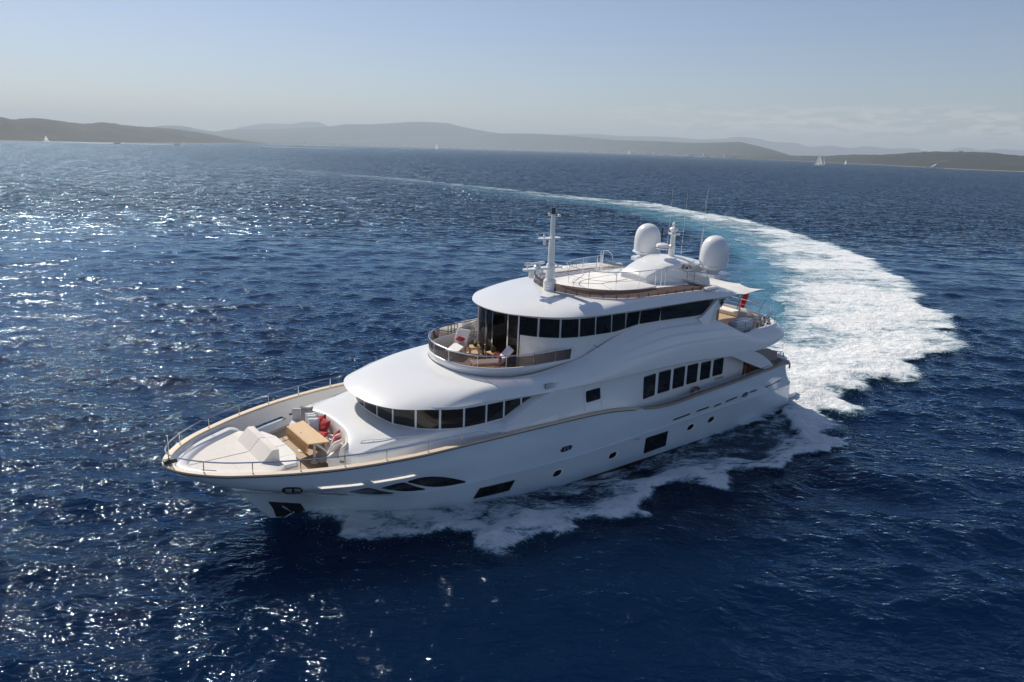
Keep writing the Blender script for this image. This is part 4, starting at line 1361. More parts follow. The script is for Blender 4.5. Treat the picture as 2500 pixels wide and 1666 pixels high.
for sgn in (1, -1):
    w_ = on_house(rrect(1.22, 3.82, .30, 4.34, .07), "window", GLASS, sgn)
    for (xa, xb, zb, zt) in ((-2.88, -3.78, 3.10, 4.17), (-4.08, -4.95, 3.10, 4.16), (-5.22, -6.05, 3.12, 4.14), (-6.30, -7.08, 3.15, 4.12), (-7.38, -8.14, 3.17, 4.08), (-8.42, -9.20, 3.20, 4.06)):
        w_ = on_house(rrect(xa, zb, xb, zt, .05), "window", GLASS, sgn)
        P = np.array(rrect(xa + .02, zb - .02, xb - .02, zt + .02, .06))
        MB().tube([(x, sgn * (house_y(x, z) + .006), z) for x, z in P], .014, n=5, closed=True).build("window_frame", RUB, w_)
    v_ = on_house(rrect(-8.6, 2.92, -9.35, 3.04, .02), "vent_grille", GREYC, sgn)
    # door outline amidships: two hairline joints
    for x in (1.35, .28):
        pts = [(x, sgn * (house_y(x, z) + .004), z) for z in np.linspace(3.25, 4.6, 6)]
        MB().tube(pts, .006, n=4).build("door_joint", GREYC, Y)
    # louvred vents high on the flank
    for (x0, x1, z0, z1, yy) in ((3.52, 2.72, 4.85, 5.05, 4.02), (-4.32, -5.05, 4.70, 4.92, 4.24)):
        g_ = MB().add([(x0, sgn * (yy - .02), z0), (x1, sgn * (yy - .02), z0 - .03), (x1, sgn * (yy - .10), z1 - .03), (x0, sgn * (yy - .10), z1)], [(0, 1, 2, 3)])
        for k in range(5):
            t = (k + .5) / 5
            z = z0 + (z1 - z0) * t
            g_.box(((x0 + x1) / 2, sgn * (yy + .02 - .08 * t), z - .015), (abs(x0 - x1) - .04, .05, .018), mi=1)
        g_.build("louvre_vent", [VENT, GEL], Y, smooth=False)
    # sloping buttress joining the upper deck to the after bulwark
    pts = [(-9.0, 4.36), (-9.6, 4.12), (-10.2, 3.86), (-10.9, 3.58), (-11.6, 3.30), (-12.25, 3.08), (-12.95, 3.10), (-12.85, 3.28), (-12.5, 3.55), (-12.0, 3.85), (-11.5, 4.12), (-11.0, 4.32), (-10.9, 4.5), (-9.2, 4.5)]
    n = len(pts)
    m = MB()
    m.add([(x, sgn * 4.26, z) for x, z in pts] + [(x, sgn * 4.02, z) for x, z in pts], [(i, (i + 1) % n, n + (i + 1) % n, n + i) for i in range(n)] + [tuple(range(n)), tuple(range(n, 2 * n))])
    m.build("buttress", GEL, Y, smooth=False)
    # low grey coaming wedge behind it and stern handrails
    pts = [(-11.3, 4.28), (-12.9, 4.0), (-14.0, 3.72), (-14.05, 3.2), (-12.7, 3.25)]
    n = len(pts)
    m = MB().add([(x, sgn * 3.75, z) for x, z in pts] + [(x, sgn * 3.62, z) for x, z in pts], [(i, (i + 1) % n, n + (i + 1) % n, n + i) for i in range(n)] + [tuple(range(n)), tuple(range(n, 2 * n))])
    m.build("stair_screen", mat("mauve_screen", (.30, .24, .24), .5), Y, smooth=False)
    for q in ([(-12.0, 3.6, 4.1), (-12.4, 3.6, 4.18), (-13.5, 3.6, 3.86), (-13.7, 3.6, 3.75), (-13.75, 3.6, 3.5)],
              [(-14.05, 3.6, 3.15), (-14.05, 3.6, 3.50), (-14.15, 3.6, 3.62), (-14.75, 3.6, 3.52), (-14.9, 3.6, 3.42), (-14.9, 3.6, 3.05)],
              [(-15.1, 3.2, 2.95), (-15.1, 3.2, 3.20), (-15.2, 3.2, 3.28), (-15.5, 3.2, 3.16), (-15.6, 3.2, 3.05), (-15.6, 3.2, 2.8)]):
        MB().tube([(x, sgn * y, z) for x, y, z in q], .028, n=7).build("stern_handrail", STEEL, Y)
    MB().tube([(-14.4, sgn * 3.6, 3.55), (-14.4, sgn * 3.6, 3.0)], .012).tube([(-14.6, sgn * 3.6, 3.52), (-14.6, sgn * 3.6, 3.0)], .012).build("gate_bar", STEEL, Y)
    # side-deck handrail above the after cap
    S4 = offset(rows[-1][(rows[-1][:, 0] < -4.2) & (rows[-1][:, 0] > -12.8)], .10)
    S4[:, 2] += .17
    hr = MB().tube([(p[0], sgn * p[1], p[2]) for p in S4], .018, n=6).build("side_rail", STEEL, Y)
    for x in (-5.2, -6.8, -8.4, -10, -11.6):
        j = int(np.argmin(abs(S4[:, 0] - x)))
        MB().tube([(S4[j, 0], sgn * S4[j, 1], S4[j, 2]), (S4[j, 0], sgn * S4[j, 1], S4[j, 2] - .17)], .012, n=5).build("stanchion", STEEL, hr)
    MB().box((-14.42, sgn * 4.20, 3.10), (.26, .22, .26), bev=.06).tube([(-14.55, sgn * 4.30, 3.05), (-14.6, sgn * 4.28, 2.75)], .05, n=8).build("quarter_fender", GREYC, Y)
# transom top and after wall with mahogany doors, cockpit inside
MB().box((-11.05, 0, 3.15), (.10, 7.2, 2.3)).build("after_bulkhead", GEL, Y, smooth=False)
for sgn in (1, -1):
    d_ = MB().box((-11.35, sgn * 3.35, 3.2), (.5, .12, 2.1)).box((-12.0, sgn * 3.30, 3.1), (.12, .12, 1.9)).box((-12.4, sgn * 3.3, 2.95), (.5, .10, 1.7))
    d_.build("wooden_door", WOOD, Y, smooth=False)
MB().box((-15.0, 0, 2.75), (.5, 7.4, .95), bev=.12).build("transom_locker", GEL, Y)

# ---- upper after deck: coaming, rails
ap = I3[(I3[:, 0] < -9.3)]
ck = MB()
rws = []
for d, z in ((-.01, 5.27), (.02, 5.33), (.12, 5.34), (.15, 5.28), (.16, 5.04)):
    r_ = offset(ap, d).copy(); r_[:, 2] = z
    # port and starboard gate gap forward stays low
    r_[:, 2] = np.where(r_[:, 0] > -11.2, np.minimum(r_[:, 2], 5.12), r_[:, 2])
    rws.append(r_)
ck.grid(rws).mirror().build("after_coaming", GEL, Y)
rp = [(-9.9, 3.60, 5.92), (-11.5, 3.62, 5.94), (-13.0, 3.60, 5.95), (-13.75, 3.45, 5.95), (-14.3, 2.85, 5.95), (-14.75, 1.7, 5.95), (-14.85, 0, 5.95)]
rr_ = resample(spline(rp[::-1], 80, True), 70)
ar = MB().tube([tuple(p) for p in mirror_curve(rr_)], .026, n=8)
m2 = mirror_curve(rr_).copy(); m2[:, 2] = 5.64
ar.tube([tuple(p) for p in m2], .012, n=6)
ar = ar.build("after_rail", STEEL, Y)
for sgn in (1, -1):
    for (x, y) in ((-10.0, 3.60), (-10.8, 3.61), (-11.5, 3.62), (-12.2, 3.62), (-13.0, 3.60), (-13.75, 3.45), (-14.4, 2.7)):
        MB().tube([(x, sgn * y, 5.08), (x, sgn * y, 5.95)], .016, n=6).build("stanchion", STEEL, ar)
    # low bars by the boarding gap
    MB().tube([(-9.7, sgn * 3.72, 5.55), (-10.6, sgn * 3.74, 5.55), (-11.5, sgn * 3.74, 5.54)], .014).tube([(-9.6, sgn * 3.76, 5.13), (-11.6, sgn * 3.76, 5.13)], .03).build("gate_rail", WOOD, ar)
# inclined wooden stair side and after saloon doors
MB().box((-8.75, 0, 6.25), (.08, 5.6, 2.4)).build("saloon_doors", WOOD, Y, smooth=False)
for sgn in (1, -1):
    MB().prism([(-8.9, sgn * 2.75), (-9.1, sgn * 2.75), (-9.1, sgn * 3.1), (-8.9, sgn * 3.1)], 5.05, 7.3).build("door_post", TEAK, Y, smooth=False)


# ================================================================== THINGS STANDING ABOARD
def pillow(name, w, h, t, m_, x, y, z, rz, tilt, roll, label, group):
    """plump cushion with pinched corners; (x,y,z) its centre"""
    n = 12
    top, bot = [], []
    for i in range(n + 1):
        rt, rb_ = [], []
        for j in range(n + 1):
            u, v = 2 * i / n - 1, 2 * j / n - 1
            pin = 1 - .10 * (1 - u * u) * abs(v) ** 2 - .0
            pin2 = 1 - .10 * (1 - v * v) * abs(u) ** 2
            th = t / 2 * max(0, (1 - abs(u) ** 2.6)) ** .5 * max(0, (1 - abs(v) ** 2.6)) ** .5
            cr_ = 0.012 * math.sin(7 * u + 3 * v + w * 40) * (1 - u * u) * (1 - v * v)
            px, py = u * w / 2 * pin2, v * h / 2 * pin
            rt.append((px, py, th + cr_)); rb_.append((px, py, -th))
        top.append(rt); bot.append(rb_)
    b = MB().grid(top).grid(bot)
    o = b.build(name, m_, None, weld=2e-4, angle=70)
    o.matrix_world = aboard(x, y, z, rz) @ Matrix.Rotation(-tilt, 4, 'Y') @ Matrix.Rotation(roll, 4, 'Z')
    tag(o, label, "cushion", group)
    return o


GP = "scatter cushions on the bow sofa"
P2 = math.pi / 2
pillow("cushion", 0.56, 0.56, 0.20, REDC, 11.70, -.22, 3.51, .10, R(-62), .08, "large red cushion in the middle of the bow sofa, upright behind the table", GP)
pillow("cushion", 0.54, 0.54, 0.18, REDC, 11.62, -.72, 3.53, .15, R(-60), .5, "red cushion half hidden behind the white cushions at the sofa middle", GP)
pillow("cushion", 0.52, 0.49, 0.17, REDC, 12.08, .28, 3.34, .3, R(-14), .4, "red cushion lying flat on the bow sofa seat next to the table", GP)
pillow("cushion", 0.52, 0.52, 0.17, REDC, 11.78, .98, 3.51, -.45, R(-58), .7, "pointed red cushion on the port half of the bow sofa, first of the port row", GP)
pillow("cushion", 0.52, 0.49, 0.15, REDC, 12.04, 1.52, 3.50, -1.0, R(-66), .2, "narrow red cushion squeezed between two white cushions at the port sofa end", GP)
pillow("cushion", 0.52, 0.52, 0.17, CREAM2, 11.84, -1.25, 3.50, .9, R(-68), .1, "beige cushion standing nearest the starboard end of the white row on the sofa", GP)
pillow("cushion", 0.54, 0.52, 0.18, CREAM2, 11.90, -.98, 3.51, .9, R(-66), .1, "white cushion in the middle of the white row on the bow sofa", GP)
pillow("cushion", 0.54, 0.52, 0.19, CREAM2, 11.98, -.66, 3.49, .9, R(-60), .1, "white cushion in front of the big red cushion, facing the table", GP)
pillow("cushion", 0.52, 0.54, 0.15, CREAM2, 11.92, 1.26, 3.51, -1.0, R(-66), .1, "white cushion leaning between the two red cushions on the port sofa arm", GP)
pillow("cushion", 0.63, 0.56, 0.18, CREAM2, 12.23, 1.82, 3.49, -1.15, R(-60), .1, "big white cushion at the outer port end of the bow sofa", GP)
pillow("cushion", 0.69, 0.56, 0.18, GREYC, 11.83, -1.78, 3.51, .85, R(-66), .0, "large back cushion at the starboard end of the bow sofa, its shade put in as grey", GP)  # this cushion sits in shade; the grey cloth carries that shade in its colour

# dining table with a drop leaf
t_ = empty("dining_table", aboard(12.56, 0, DECK_Z), "pale teak dining table with its front leaf folded down, before the bow sofa", "table")
tp = [(-.38, -1.27), (.37, -1.06), (.37, 1.06), (-.38, 1.27)]
MB().prism(tp, .99, 1.035).build("table_top", TEAKL, t_, smooth=False)
MB().prism([(.375, -1.06), (.43, -1.06), (.43, 1.06), (.375, 1.06)], .985, 1.03).build("hinge_rail", TEAKL, t_, smooth=False)
n_ = [(.40, -1.06, .99), (.40, 1.06, .99), (.44, 1.06, .70), (.42, .80, .52), (.42, -.80, .52), (.44, -1.06, .70)]
b_ = MB()
b_.add([(x, y, z) for x, y, z in n_] + [(x + .03, y, z) for x, y, z in n_], [(i, (i + 1) % 6, 6 + (i + 1) % 6, 6 + i) for i in range(6)] + [tuple(range(6)), tuple(range(6, 12))])
lf = b_.build("drop_leaf", TEAK, t_, smooth=False)
MB().lathe([(0, 1.0355), (.03, 1.038), (.03, 1.045), (0, 1.046)], (.22, -.1, 0), 12).build("latch_knob", DARKM, t_)
for y in (-.62, .62):
    MB().lathe([(.17, 0.0), (.17, .02), (.06, .05), (.05, .9), (.12, .98), (.12, .99)], (-.02, y, 0), 20).build("pedestal", CREAM2, t_)
MB().tube([(.1, 1.02, .98), (-.1, 1.4, .80), (-.35, 1.75, .45), (-.52, 1.9, .02)], .035, n=8).build("stay_arm", CREAM2, t_)
# towel / cloth hanging under the table at the port end
q = []
for i in range(9):
    r_ = []
    for j in range(11):
        u, v = i / 8, j / 10
        r_.append((11.98 + .62 * u + .05 * math.sin(6 * v), .55 + .75 * v + .25 * (1 - u) * v, 3.40 - .80 * (1 - (1 - u) ** 2) * .9 + .04 * math.sin(9 * v + 3 * u)))
    q.append(r_)
tag(MB().grid(q).build("table_cloth_cover", GREYC, None, origin=(12.2, .8, 3.0)), "grey-beige cloth cover bunched under the port end of the dining table", "cloth")
bpy.data.objects["table_cloth_cover"].matrix_world = BOAT @ Matrix.Translation((12.2, .8, 3.0))


def lounger(x, y, rz, label):
    t = empty("sun_lounger", aboard(x, y, 5.05, rz), label, "sun lounger", "sun loungers on the upper balcony")
    # local +x towards the feet
    MB().box((.15, 0, .30), (1.25, .66, .05), bev=.015).build("frame", TEAK, t)
    MB().box((.15, 0, .37), (1.28, .66, .09), bev=.035).build("seat_cushion", CREAM2, t)
    a = R(48)
    L = .82
    bx, bz = -.48, .36
    M = Matrix.Translation((bx - math.cos(a) * L / 2, 0, bz + math.sin(a) * L / 2)) @ Matrix.Rotation(a, 4, 'Y')
    bk_ = MB().box((0, 0, 0), (L, .66, .10), bev=.035)
    bk_.v = [tuple(M @ Vector(p)) for p in bk_.v]
    bk_.build("back_cushion", CREAM2, t)
    f2 = MB().box((0, 0, -.065), (L, .60, .03))
    f2.v = [tuple(M @ Vector(p)) for p in f2.v]
    f2.build("back_frame", TEAK, t, smooth=False)
    for lx in (-.42, .72):
        for ly in (-.28, .28):
            MB().box((lx, ly, .14), (.05, .05, .28)).build("leg", TEAK, t, smooth=False)
    return t


def lpillow(x, y, z, rz, lab):
    pillow("cushion", .44, .40, .15, REDC, x, y, z, rz, R(42), .6, lab, "red cushions on the balcony loungers")


lz1, lz2 = R(38), R(-20)
lounger(4.39, -1.48, lz1, "white sun lounger with raised back at the balcony front, beside the wooden side table")
lpillow(4.00, -1.78, 5.68, lz1, "red cushion on the front sun lounger's raised back")
lounger(4.42, 1.10, lz2, "white cushioned sun lounger behind the tinted glass near the saloon door")
lpillow(4.02, 1.25, 5.66, lz2, "red cushion on the sun lounger seen through the tinted glass")


def side_table(x, y, w, rz, label):
    t = empty("side_table", aboard(x, y, 5.05, rz), label, "side table", "small wooden tables on the balcony")
    tt = MB()
    for k in range(6): tt.box((-w / 2 + (k + .5) * w / 6, 0, .44), (w / 6 - .012, w, .03))
    tt.build("table_top", TEAKL, t, smooth=False)
    MB().box((0, 0, .405), (w - .04, w - .04, .03)).build("apron", TEAK, t, smooth=False)
    for lx in (-1, 1):
        for ly in (-1, 1):
            MB().box((lx * (w / 2 - .04), ly * (w / 2 - .04), .21), (.045, .045, .42)).build("leg", TEAK, t, smooth=False)


def flowers(x, y, z, r_, label, nm="flower_arrangement", petal=PETAL):
    t = empty(nm, aboard(x, y, z), label, "flowers")
    MB().lathe([(0, 0), (.09, 0), (.11, .06), (.09, .10), (0, .10)], (0, 0, 0), 16).build("pot", DARKM, t)
    lv, fl = MB(), MB()
    for k in range(70):
        a, b, c_ = rng.uniform(0, 2 * math.pi), math.sqrt(rng.uniform()) * r_, rng.uniform(.05, .22)
        p = Vector((b * math.cos(a), b * math.sin(a), .08 + c_ * (1.2 - b / r_ * .7)))
        s = rng.uniform(.02, .045)
        d1 = Vector(rng.normal(size=3)).normalized() * s
        d2 = Vector(rng.normal(size=3)).normalized() * s
        (fl if k % 3 == 0 else lv).add([p - d1 - d2, p + d1 - d2, p + d1 + d2, p - d1 + d2], [(0, 1, 2, 3)])
    lv.build("leaves", LEAF, t, smooth=False)
    fl.build("blossom", petal, t, smooth=False)


side_table(3.75, -.95, .50, R(-28), "small slatted teak side table between the front lounger and the saloon door")
side_table(3.55, .25, .50, R(5), "low dark wooden side table just inside the balcony rail")
flowers(3.68, -1.02, 5.51, .17, "flower arrangement in a bowl on the side table by the front lounger")
flowers(3.55, .22, 5.51, .14, "small flower bowl on the table just inside the balcony rail", petal=mat("orange_petals", (.55, .22, .10), .7, var=.2, vscale=30))
# bundle of folded wire-frame stools against the saloon front
st = empty("wire_sculpture", aboard(3.05, -2.22, 5.05), "tall openwork black metal lantern stand by the saloon glass doors", "lantern stand")
for (x, y) in ((-.14, -.16), (.12, -.10), (-.02, .16)):
    q = MB()
    for dx in (-.08, .08):
        for dy in (-.08, .08):
            q.tube([(x + dx, y + dy, 0), (x + dx, y + dy, .92)], .008, n=5)
    for z in (.05, .55, .78, .92):
        q.tube([(x - .08, y - .08, z), (x + .08, y - .08, z), (x + .08, y + .08, z), (x - .08, y + .08, z)], .008, n=5, closed=True)
    q.build("wire_frame", DARKM, st)

# ---- awning over the after deck
aw = empty("awning", aboard(-10.3, 0, 7.6), "cream canvas awning stretched aft from the roof to two slim poles", "awning")
nU, nV = 30, 18
w_of = pchip([-16.3, -16.0, -14.5, -12.5, -11, -7.9], [.92, .86, 1.15, 1.85, 1.75, 1.95])
zp_of = pchip([-16.3, -14.5, -12.5, -11, -9.2, -7.9], [6.50, 6.55, 6.82, 7.12, 7.60, 7.98])
zs_of = pchip([-16.3, -15.3, -14.1, -12.9, -11, -9.2, -7.9], [6.50, 6.66, 6.95, 7.20, 7.45, 7.78, 8.02])
zc_of = pchip([-16.3, -14.1, -13, -11.6, -9.2, -7.9], [6.46, 6.78, 6.92, 7.27, 7.86, 8.12])
gr = []
for i in range(nU + 1):
    x = -7.9 + (-16.3 + 7.9) * i / nU
    row = []
    for j in range(nV + 1):
        v = 2 * j / nV - 1
        bend = .40 * (1 - v * v) * max(0, (i / nU - .86) / .14)
        ze = float((zp_of if v > 0 else zs_of)(x))
        z = float(zc_of(x)) + (ze - float(zc_of(x))) * abs(v) ** 1.7 + .025 * math.sin(2.1 * x + 4 * v) * (1 - abs(v))
        row.append((x + bend + 10.3, float(w_of(x)) * v, z - 7.6))
    gr.append(row)
lo_ = [[(a, b, c_ - .012) for a, b, c_ in r_] for r_ in gr]
cv = MB().grid(gr).grid(lo_)
cv.build("canvas", CANVAS, aw, angle=70)
for sgn in (1, -1):
    MB().tube([(-16.3 + 10.3, sgn * .92, -1.10), (-17.15 + 10.3, sgn * 1.0, -1.02)], .010, n=5).build("tension_cord", STEEL, aw)
    MB().tube([(-15.10 + 10.3, sgn * 1.45, -2.3), (-16.95 + 10.3, sgn * 1.0, -1.02)], .010, n=6).build("awning_pole", DARKM, aw)
    MB().tube([(-12.5 + 10.3, sgn * 1.85, -.78), (-12.1 + 10.3, sgn * 2.3, -2.5)], .028, n=8).tube([(-12.45 + 10.3, sgn * 1.85, -.78), (-12.3 + 10.3, sgn * 2.1, -2.5)], .018, n=8).build("awning_pole", STEEL, aw)

# ---- red ensign
fl = empty("flag", aboard(-15.0, 0, 5.2), "limp red ensign hanging from the stern flagstaff under the awning", "flag")
MB().tube([(0, 0, 0), (-.55, 0, 1.35)], .025, n=8).build("flagstaff", WOOD, fl)
g_ = []
for i in range(22):
    r_ = []
    for j in range(16):
        u, v = i / 21, j / 15
        z = 1.22 - 1.30 * u
        w = .26 + .08 * math.sin(2.4 * u + .3) - .08 * u
        xx = -.50 + .30 * u - v * w * .55 + .05 * math.sin(5 * u)
        yy = v * w * .75 + .055 * math.sin(13 * v + 2 * u) + .04 * math.sin(4 * u + 1)
        r_.append((xx, yy, z - .10 * v * (1 - u)))
    g_.append(r_)
MB().grid(g_).build("flag_cloth", FLAGR, fl, angle=80)
cant = [[(p[0] - .01, p[1] + .014, p[2]) for p in r_[9:12]] for r_ in g_[2:8]]
MB().grid(cant).build("canton", mat("flag_white_and_navy", (.62, .50, .55), .7), fl)

# ---- furniture on the upper after deck
cb_ = empty("covered_locker", aboard(-11.25, 3.02, 5.05), "pale blue fabric-covered deck box by the after rail", "deck box")
MB().box((0, 0, .34), (1.55, .62, .66), bev=.07, top=.97).build("cloth_cover", BLUEC, cb_, angle=60)
MB().box((-.15, 0, .70), (1.0, .5, .06), bev=.025).build("lid_cushion", CREAM2, cb_)


def chair(x, y, rz, label):
    t = empty("deck_chair", aboard(x, y, 5.05, rz), label, "chair", "teak chairs on the upper after deck")
    MB().box((0, 0, .42), (.46, .46, .04), bev=.01).build("seat", TEAK, t)
    MB().box((-.22, 0, .68), (.04, .46, .40), bev=.01, ry=R(-8)).build("backrest", CREAM, t)
    for lx in (-.2, .2):
        for ly in (-.2, .2):
            MB().box((lx, ly, .21), (.04, .04, .42)).build("leg", WOOD, t, smooth=False)


chair(-12.6, 3.15, R(170), "teak armless chair behind the blue covered box, nearest the stern corner")
chair(-12.4, 2.3, R(200), "teak chair standing inboard of the lifebuoy on the upper after deck")
ta = empty("after_table", aboard(-10.6, .2, 5.05), "dark round-edged wooden table under the awning on the upper after deck", "table")
MB().box((0, 0, .72), (1.5, 1.1, .05), bev=.02).build("table_top", WOOD, ta)
MB().lathe([(.25, 0), (.25, .03), (.06, .08), (.06, .70)], (0, 0, 0), 16).build("pedestal", WOOD, ta)
so = MB().box((-14.2, -.2, 5.20), (.7, 2.8, .28), bev=.06)
so.build("after_sofa", CREAM2, Y)


def lifebuoy(mtx, label, m1, m2):
    t = empty("lifebuoy", mtx, label, "lifebuoy", "lifebuoys hung on the port side")
    pts = [(0.27 * math.cos(2 * math.pi * k / 28), 0.27 * math.sin(2 * math.pi * k / 28), 0) for k in range(28)]
    MB().tube(pts, .075, n=12, closed=True).build("ring", m1, t)
    for k in range(4):
        a = math.pi / 4 + k * math.pi / 2
        pts = [(0.27 * math.cos(a + d), 0.27 * math.sin(a + d), 0) for d in (-.16, -.08, 0, .08, .16)]
        MB().tube(pts, .080, n=12).build("band", m2, t)


RB = mat("dark_red_lifebuoy", (.17, .045, .03), .5, var=.1)
lifebuoy(aboard(-12.95, 3.38, 5.55) @ Matrix.Rotation(R(90), 4, 'X'), "white lifebuoy with dark top band lashed at the upper after rail", GELM, DARKM)
# round teak-and-brass badge-like lifebuoy half sunk behind the after cap rail
lifebuoy(aboard(-6.85, 3.88, 2.64) @ Matrix.Rotation(R(90), 4, 'X'), "reddish-brown lifebuoy on the side deck wall beneath the tall windows", RB, mat("sand_band", (.22, .17, .12), .6))

# ================================================================== THE SEA
def hash2(ix, iy, seed):
    h = (ix.astype(np.int64) * 374761393 + iy.astype(np.int64) * 668265263 + seed * 974634777) & 0xffffffff
    h = ((h ^ (h >> 13)) * 1274126177) & 0xffffffff
    return ((h ^ (h >> 16)) & 0xffffff) / float(0xffffff)


def vnoise(x, y, seed=0):
    ix, iy = np.floor(x), np.floor(y)
    fx, fy = x - ix, y - iy
    fx, fy = fx * fx * (3 - 2 * fx), fy * fy * (3 - 2 * fy)
    a, b = hash2(ix, iy, seed), hash2(ix + 1, iy, seed)
    c, d = hash2(ix, iy + 1, seed), hash2(ix + 1, iy + 1, seed)
    return (a + (b - a) * fx) * (1 - fy) + (c + (d - c) * fx) * fy


def fbm(x, y, octs=4, seed=0, gain=.5):
    s, a, t = 0, 1.0, 0
    for o in range(octs):
        s = s + a * vnoise(x * 2 ** o + 17.3 * o, y * 2 ** o - 9.1 * o, seed + o)
        t += a
        a *= gain
    return s / t


def axis(lo, hi, step, far_lo, far_hi, g):
    mid = list(np.arange(lo, hi, step))
    out, s, x = [], step, mid[-1]
    while x < far_hi:
        s = min(s * g, 900)
        x += s
        out.append(x)
    neg, s, x = [], step, lo
    while x > far_lo:
        s = min(s * g, 900)
        x -= s
        neg.append(x)
    return np.array(neg[::-1] + mid + out)


gx = axis(-24, 30, .16, -16000, 16000, 1.014)
gy = axis(14, 60, .16, -120, 19900, 1.0115)
GX, GY = np.meshgrid(gx, gy)
sx = np.gradient(gx)[None, :] + 0 * GX
sy = np.gradient(gy)[:, None] + 0 * GX
SPC = np.maximum(sx, sy)
cy_, sy_ = math.cos(YAW), math.sin(YAW)


def to_boat(x, y):
    dx, dy = x - BX, y - BY
    return dx * cy_ + dy * sy_, -dx * sy_ + dy * cy_


wl_y = pchip([14.0, 12.4, 9.44, 7.8, 5, 1.5, -6, -12.5, -16.5], [0, .85, 2.6, 3.25, 3.7, 3.94, 4.0, 3.96, 3.6])

wrng = np.random.default_rng(5)
WAVES = []
for i in range(96):
    lam = 0.65 * (13 / 0.65) ** (wrng.uniform() ** 1.15)
    th = R(72) + wrng.normal() * (0.50 if lam > 4 else 0.75)
    slope = 0.0275 * (1.0 if lam < 4 else (.8 if lam < 7 else .42))
    k = 2 * math.pi / lam
    WAVES.append((k * math.cos(th), k * math.sin(th), slope / k, wrng.uniform(0, 6.283), lam))


def inpoly(x, y, poly):
    c = np.zeros(x.shape, bool)
    n = len(poly)
    j = n - 1
    for i in range(n):
        xi, yi = poly[i]
        xj, yj = poly[j]
        if yi != yj:
            c ^= ((yi > y) != (yj > y)) & (x < (xj - xi) * (y - yi) / (yj - yi) + xi)
        j = i
    return c


def dpoly(x, y, pl, closed=False):
    d = np.full(x.shape, 1e9)
    pts = list(pl) + ([pl[0]] if closed else [])
    for (x0, y0), (x1, y1) in zip(pts[:-1], pts[1:]):
        vx, vy = x1 - x0, y1 - y0
        L = vx * vx + vy * vy + 1e-9
        t = np.clip(((x - x0) * vx + (y - y0) * vy) / L, 0, 1)
        d = np.minimum(d, np.hypot(x - x0 - t * vx, y - y0 - t * vy))
    return d


def sstep(a, b, x):
    t = np.clip((x - a) / (b - a), 0, 1)
    return t * t * (3 - 2 * t)


OUTER = [(-226.0, 557.6), (-132.0, 453.1), (-49.3, 363.1), (5.8, 281.5), (25.4, 252.1), (42.7, 235.8), (48.1, 204.5), (54.3, 187.8), (56.0, 156.6),
         (56.5, 132.2), (53.4, 113.6), (49.9, 96.0), (43.2, 79.0), (42.7, 72.3), (38.9, 66.2), (37.4, 60.1), (34.0, 57.2), (30.5, 55.7), (28.0, 51.1),
         (25.0, 49.2), (21.8, 46.7), (21.2, 43.1), (18.8, 42.5), (18.0, 39.7), (16.5, 38.1), (15.0, 37.0)]
INNER = [(-240, 520), (-150, 415), (-70, 345), (-44.7, 322), (5.2, 243), (30, 210), (38.0, 169.6), (39.3, 148.7), (38.2, 125.7), (35.2, 108.2), (31, 93.0),
         (28, 81.7), (26, 74.7), (22, 65.1), (17, 57.3), (12.5, 50.5), (14.6, 47.2), (16.0, 44.2)]
SIDE = [(15.7, 36.7), (14.3, 35.6), (13.0, 34.5), (11.8, 33.8), (9.9, 34.1), (9.0, 32.5), (8.4, 32.0), (7.1, 31.4), (6.3, 30.4), (5.5, 29.4), (4.0, 28.3),
        (3.1, 27.9), (2.2, 27.2), (1.2, 26.3), (0.2, 25.5), (-0.9, 25.4), (-1.8, 25.8), (-2.2, 26.5), (-3.3, 26.5), (-4.3, 26.3), (-5.4, 25.8), (-6.1, 26.0),
        (-6.7, 26.5), (-8.2, 27.4), (-9.3, 28.1)]
MAINP = OUTER + INNER[::-1]


def frame_pt(xl, yl):
    return (BX + cy_ * xl - sy_ * yl, BY + sy_ * xl + cy_ * yl)


SIDE = [(x + .2, y - .28) for x, y in SIDE]
SIDEP = SIDE + [frame_pt(13.2, 0), frame_pt(8, 1), frame_pt(-16, 1), frame_pt(-16.5, 3.5), (17, 40)]


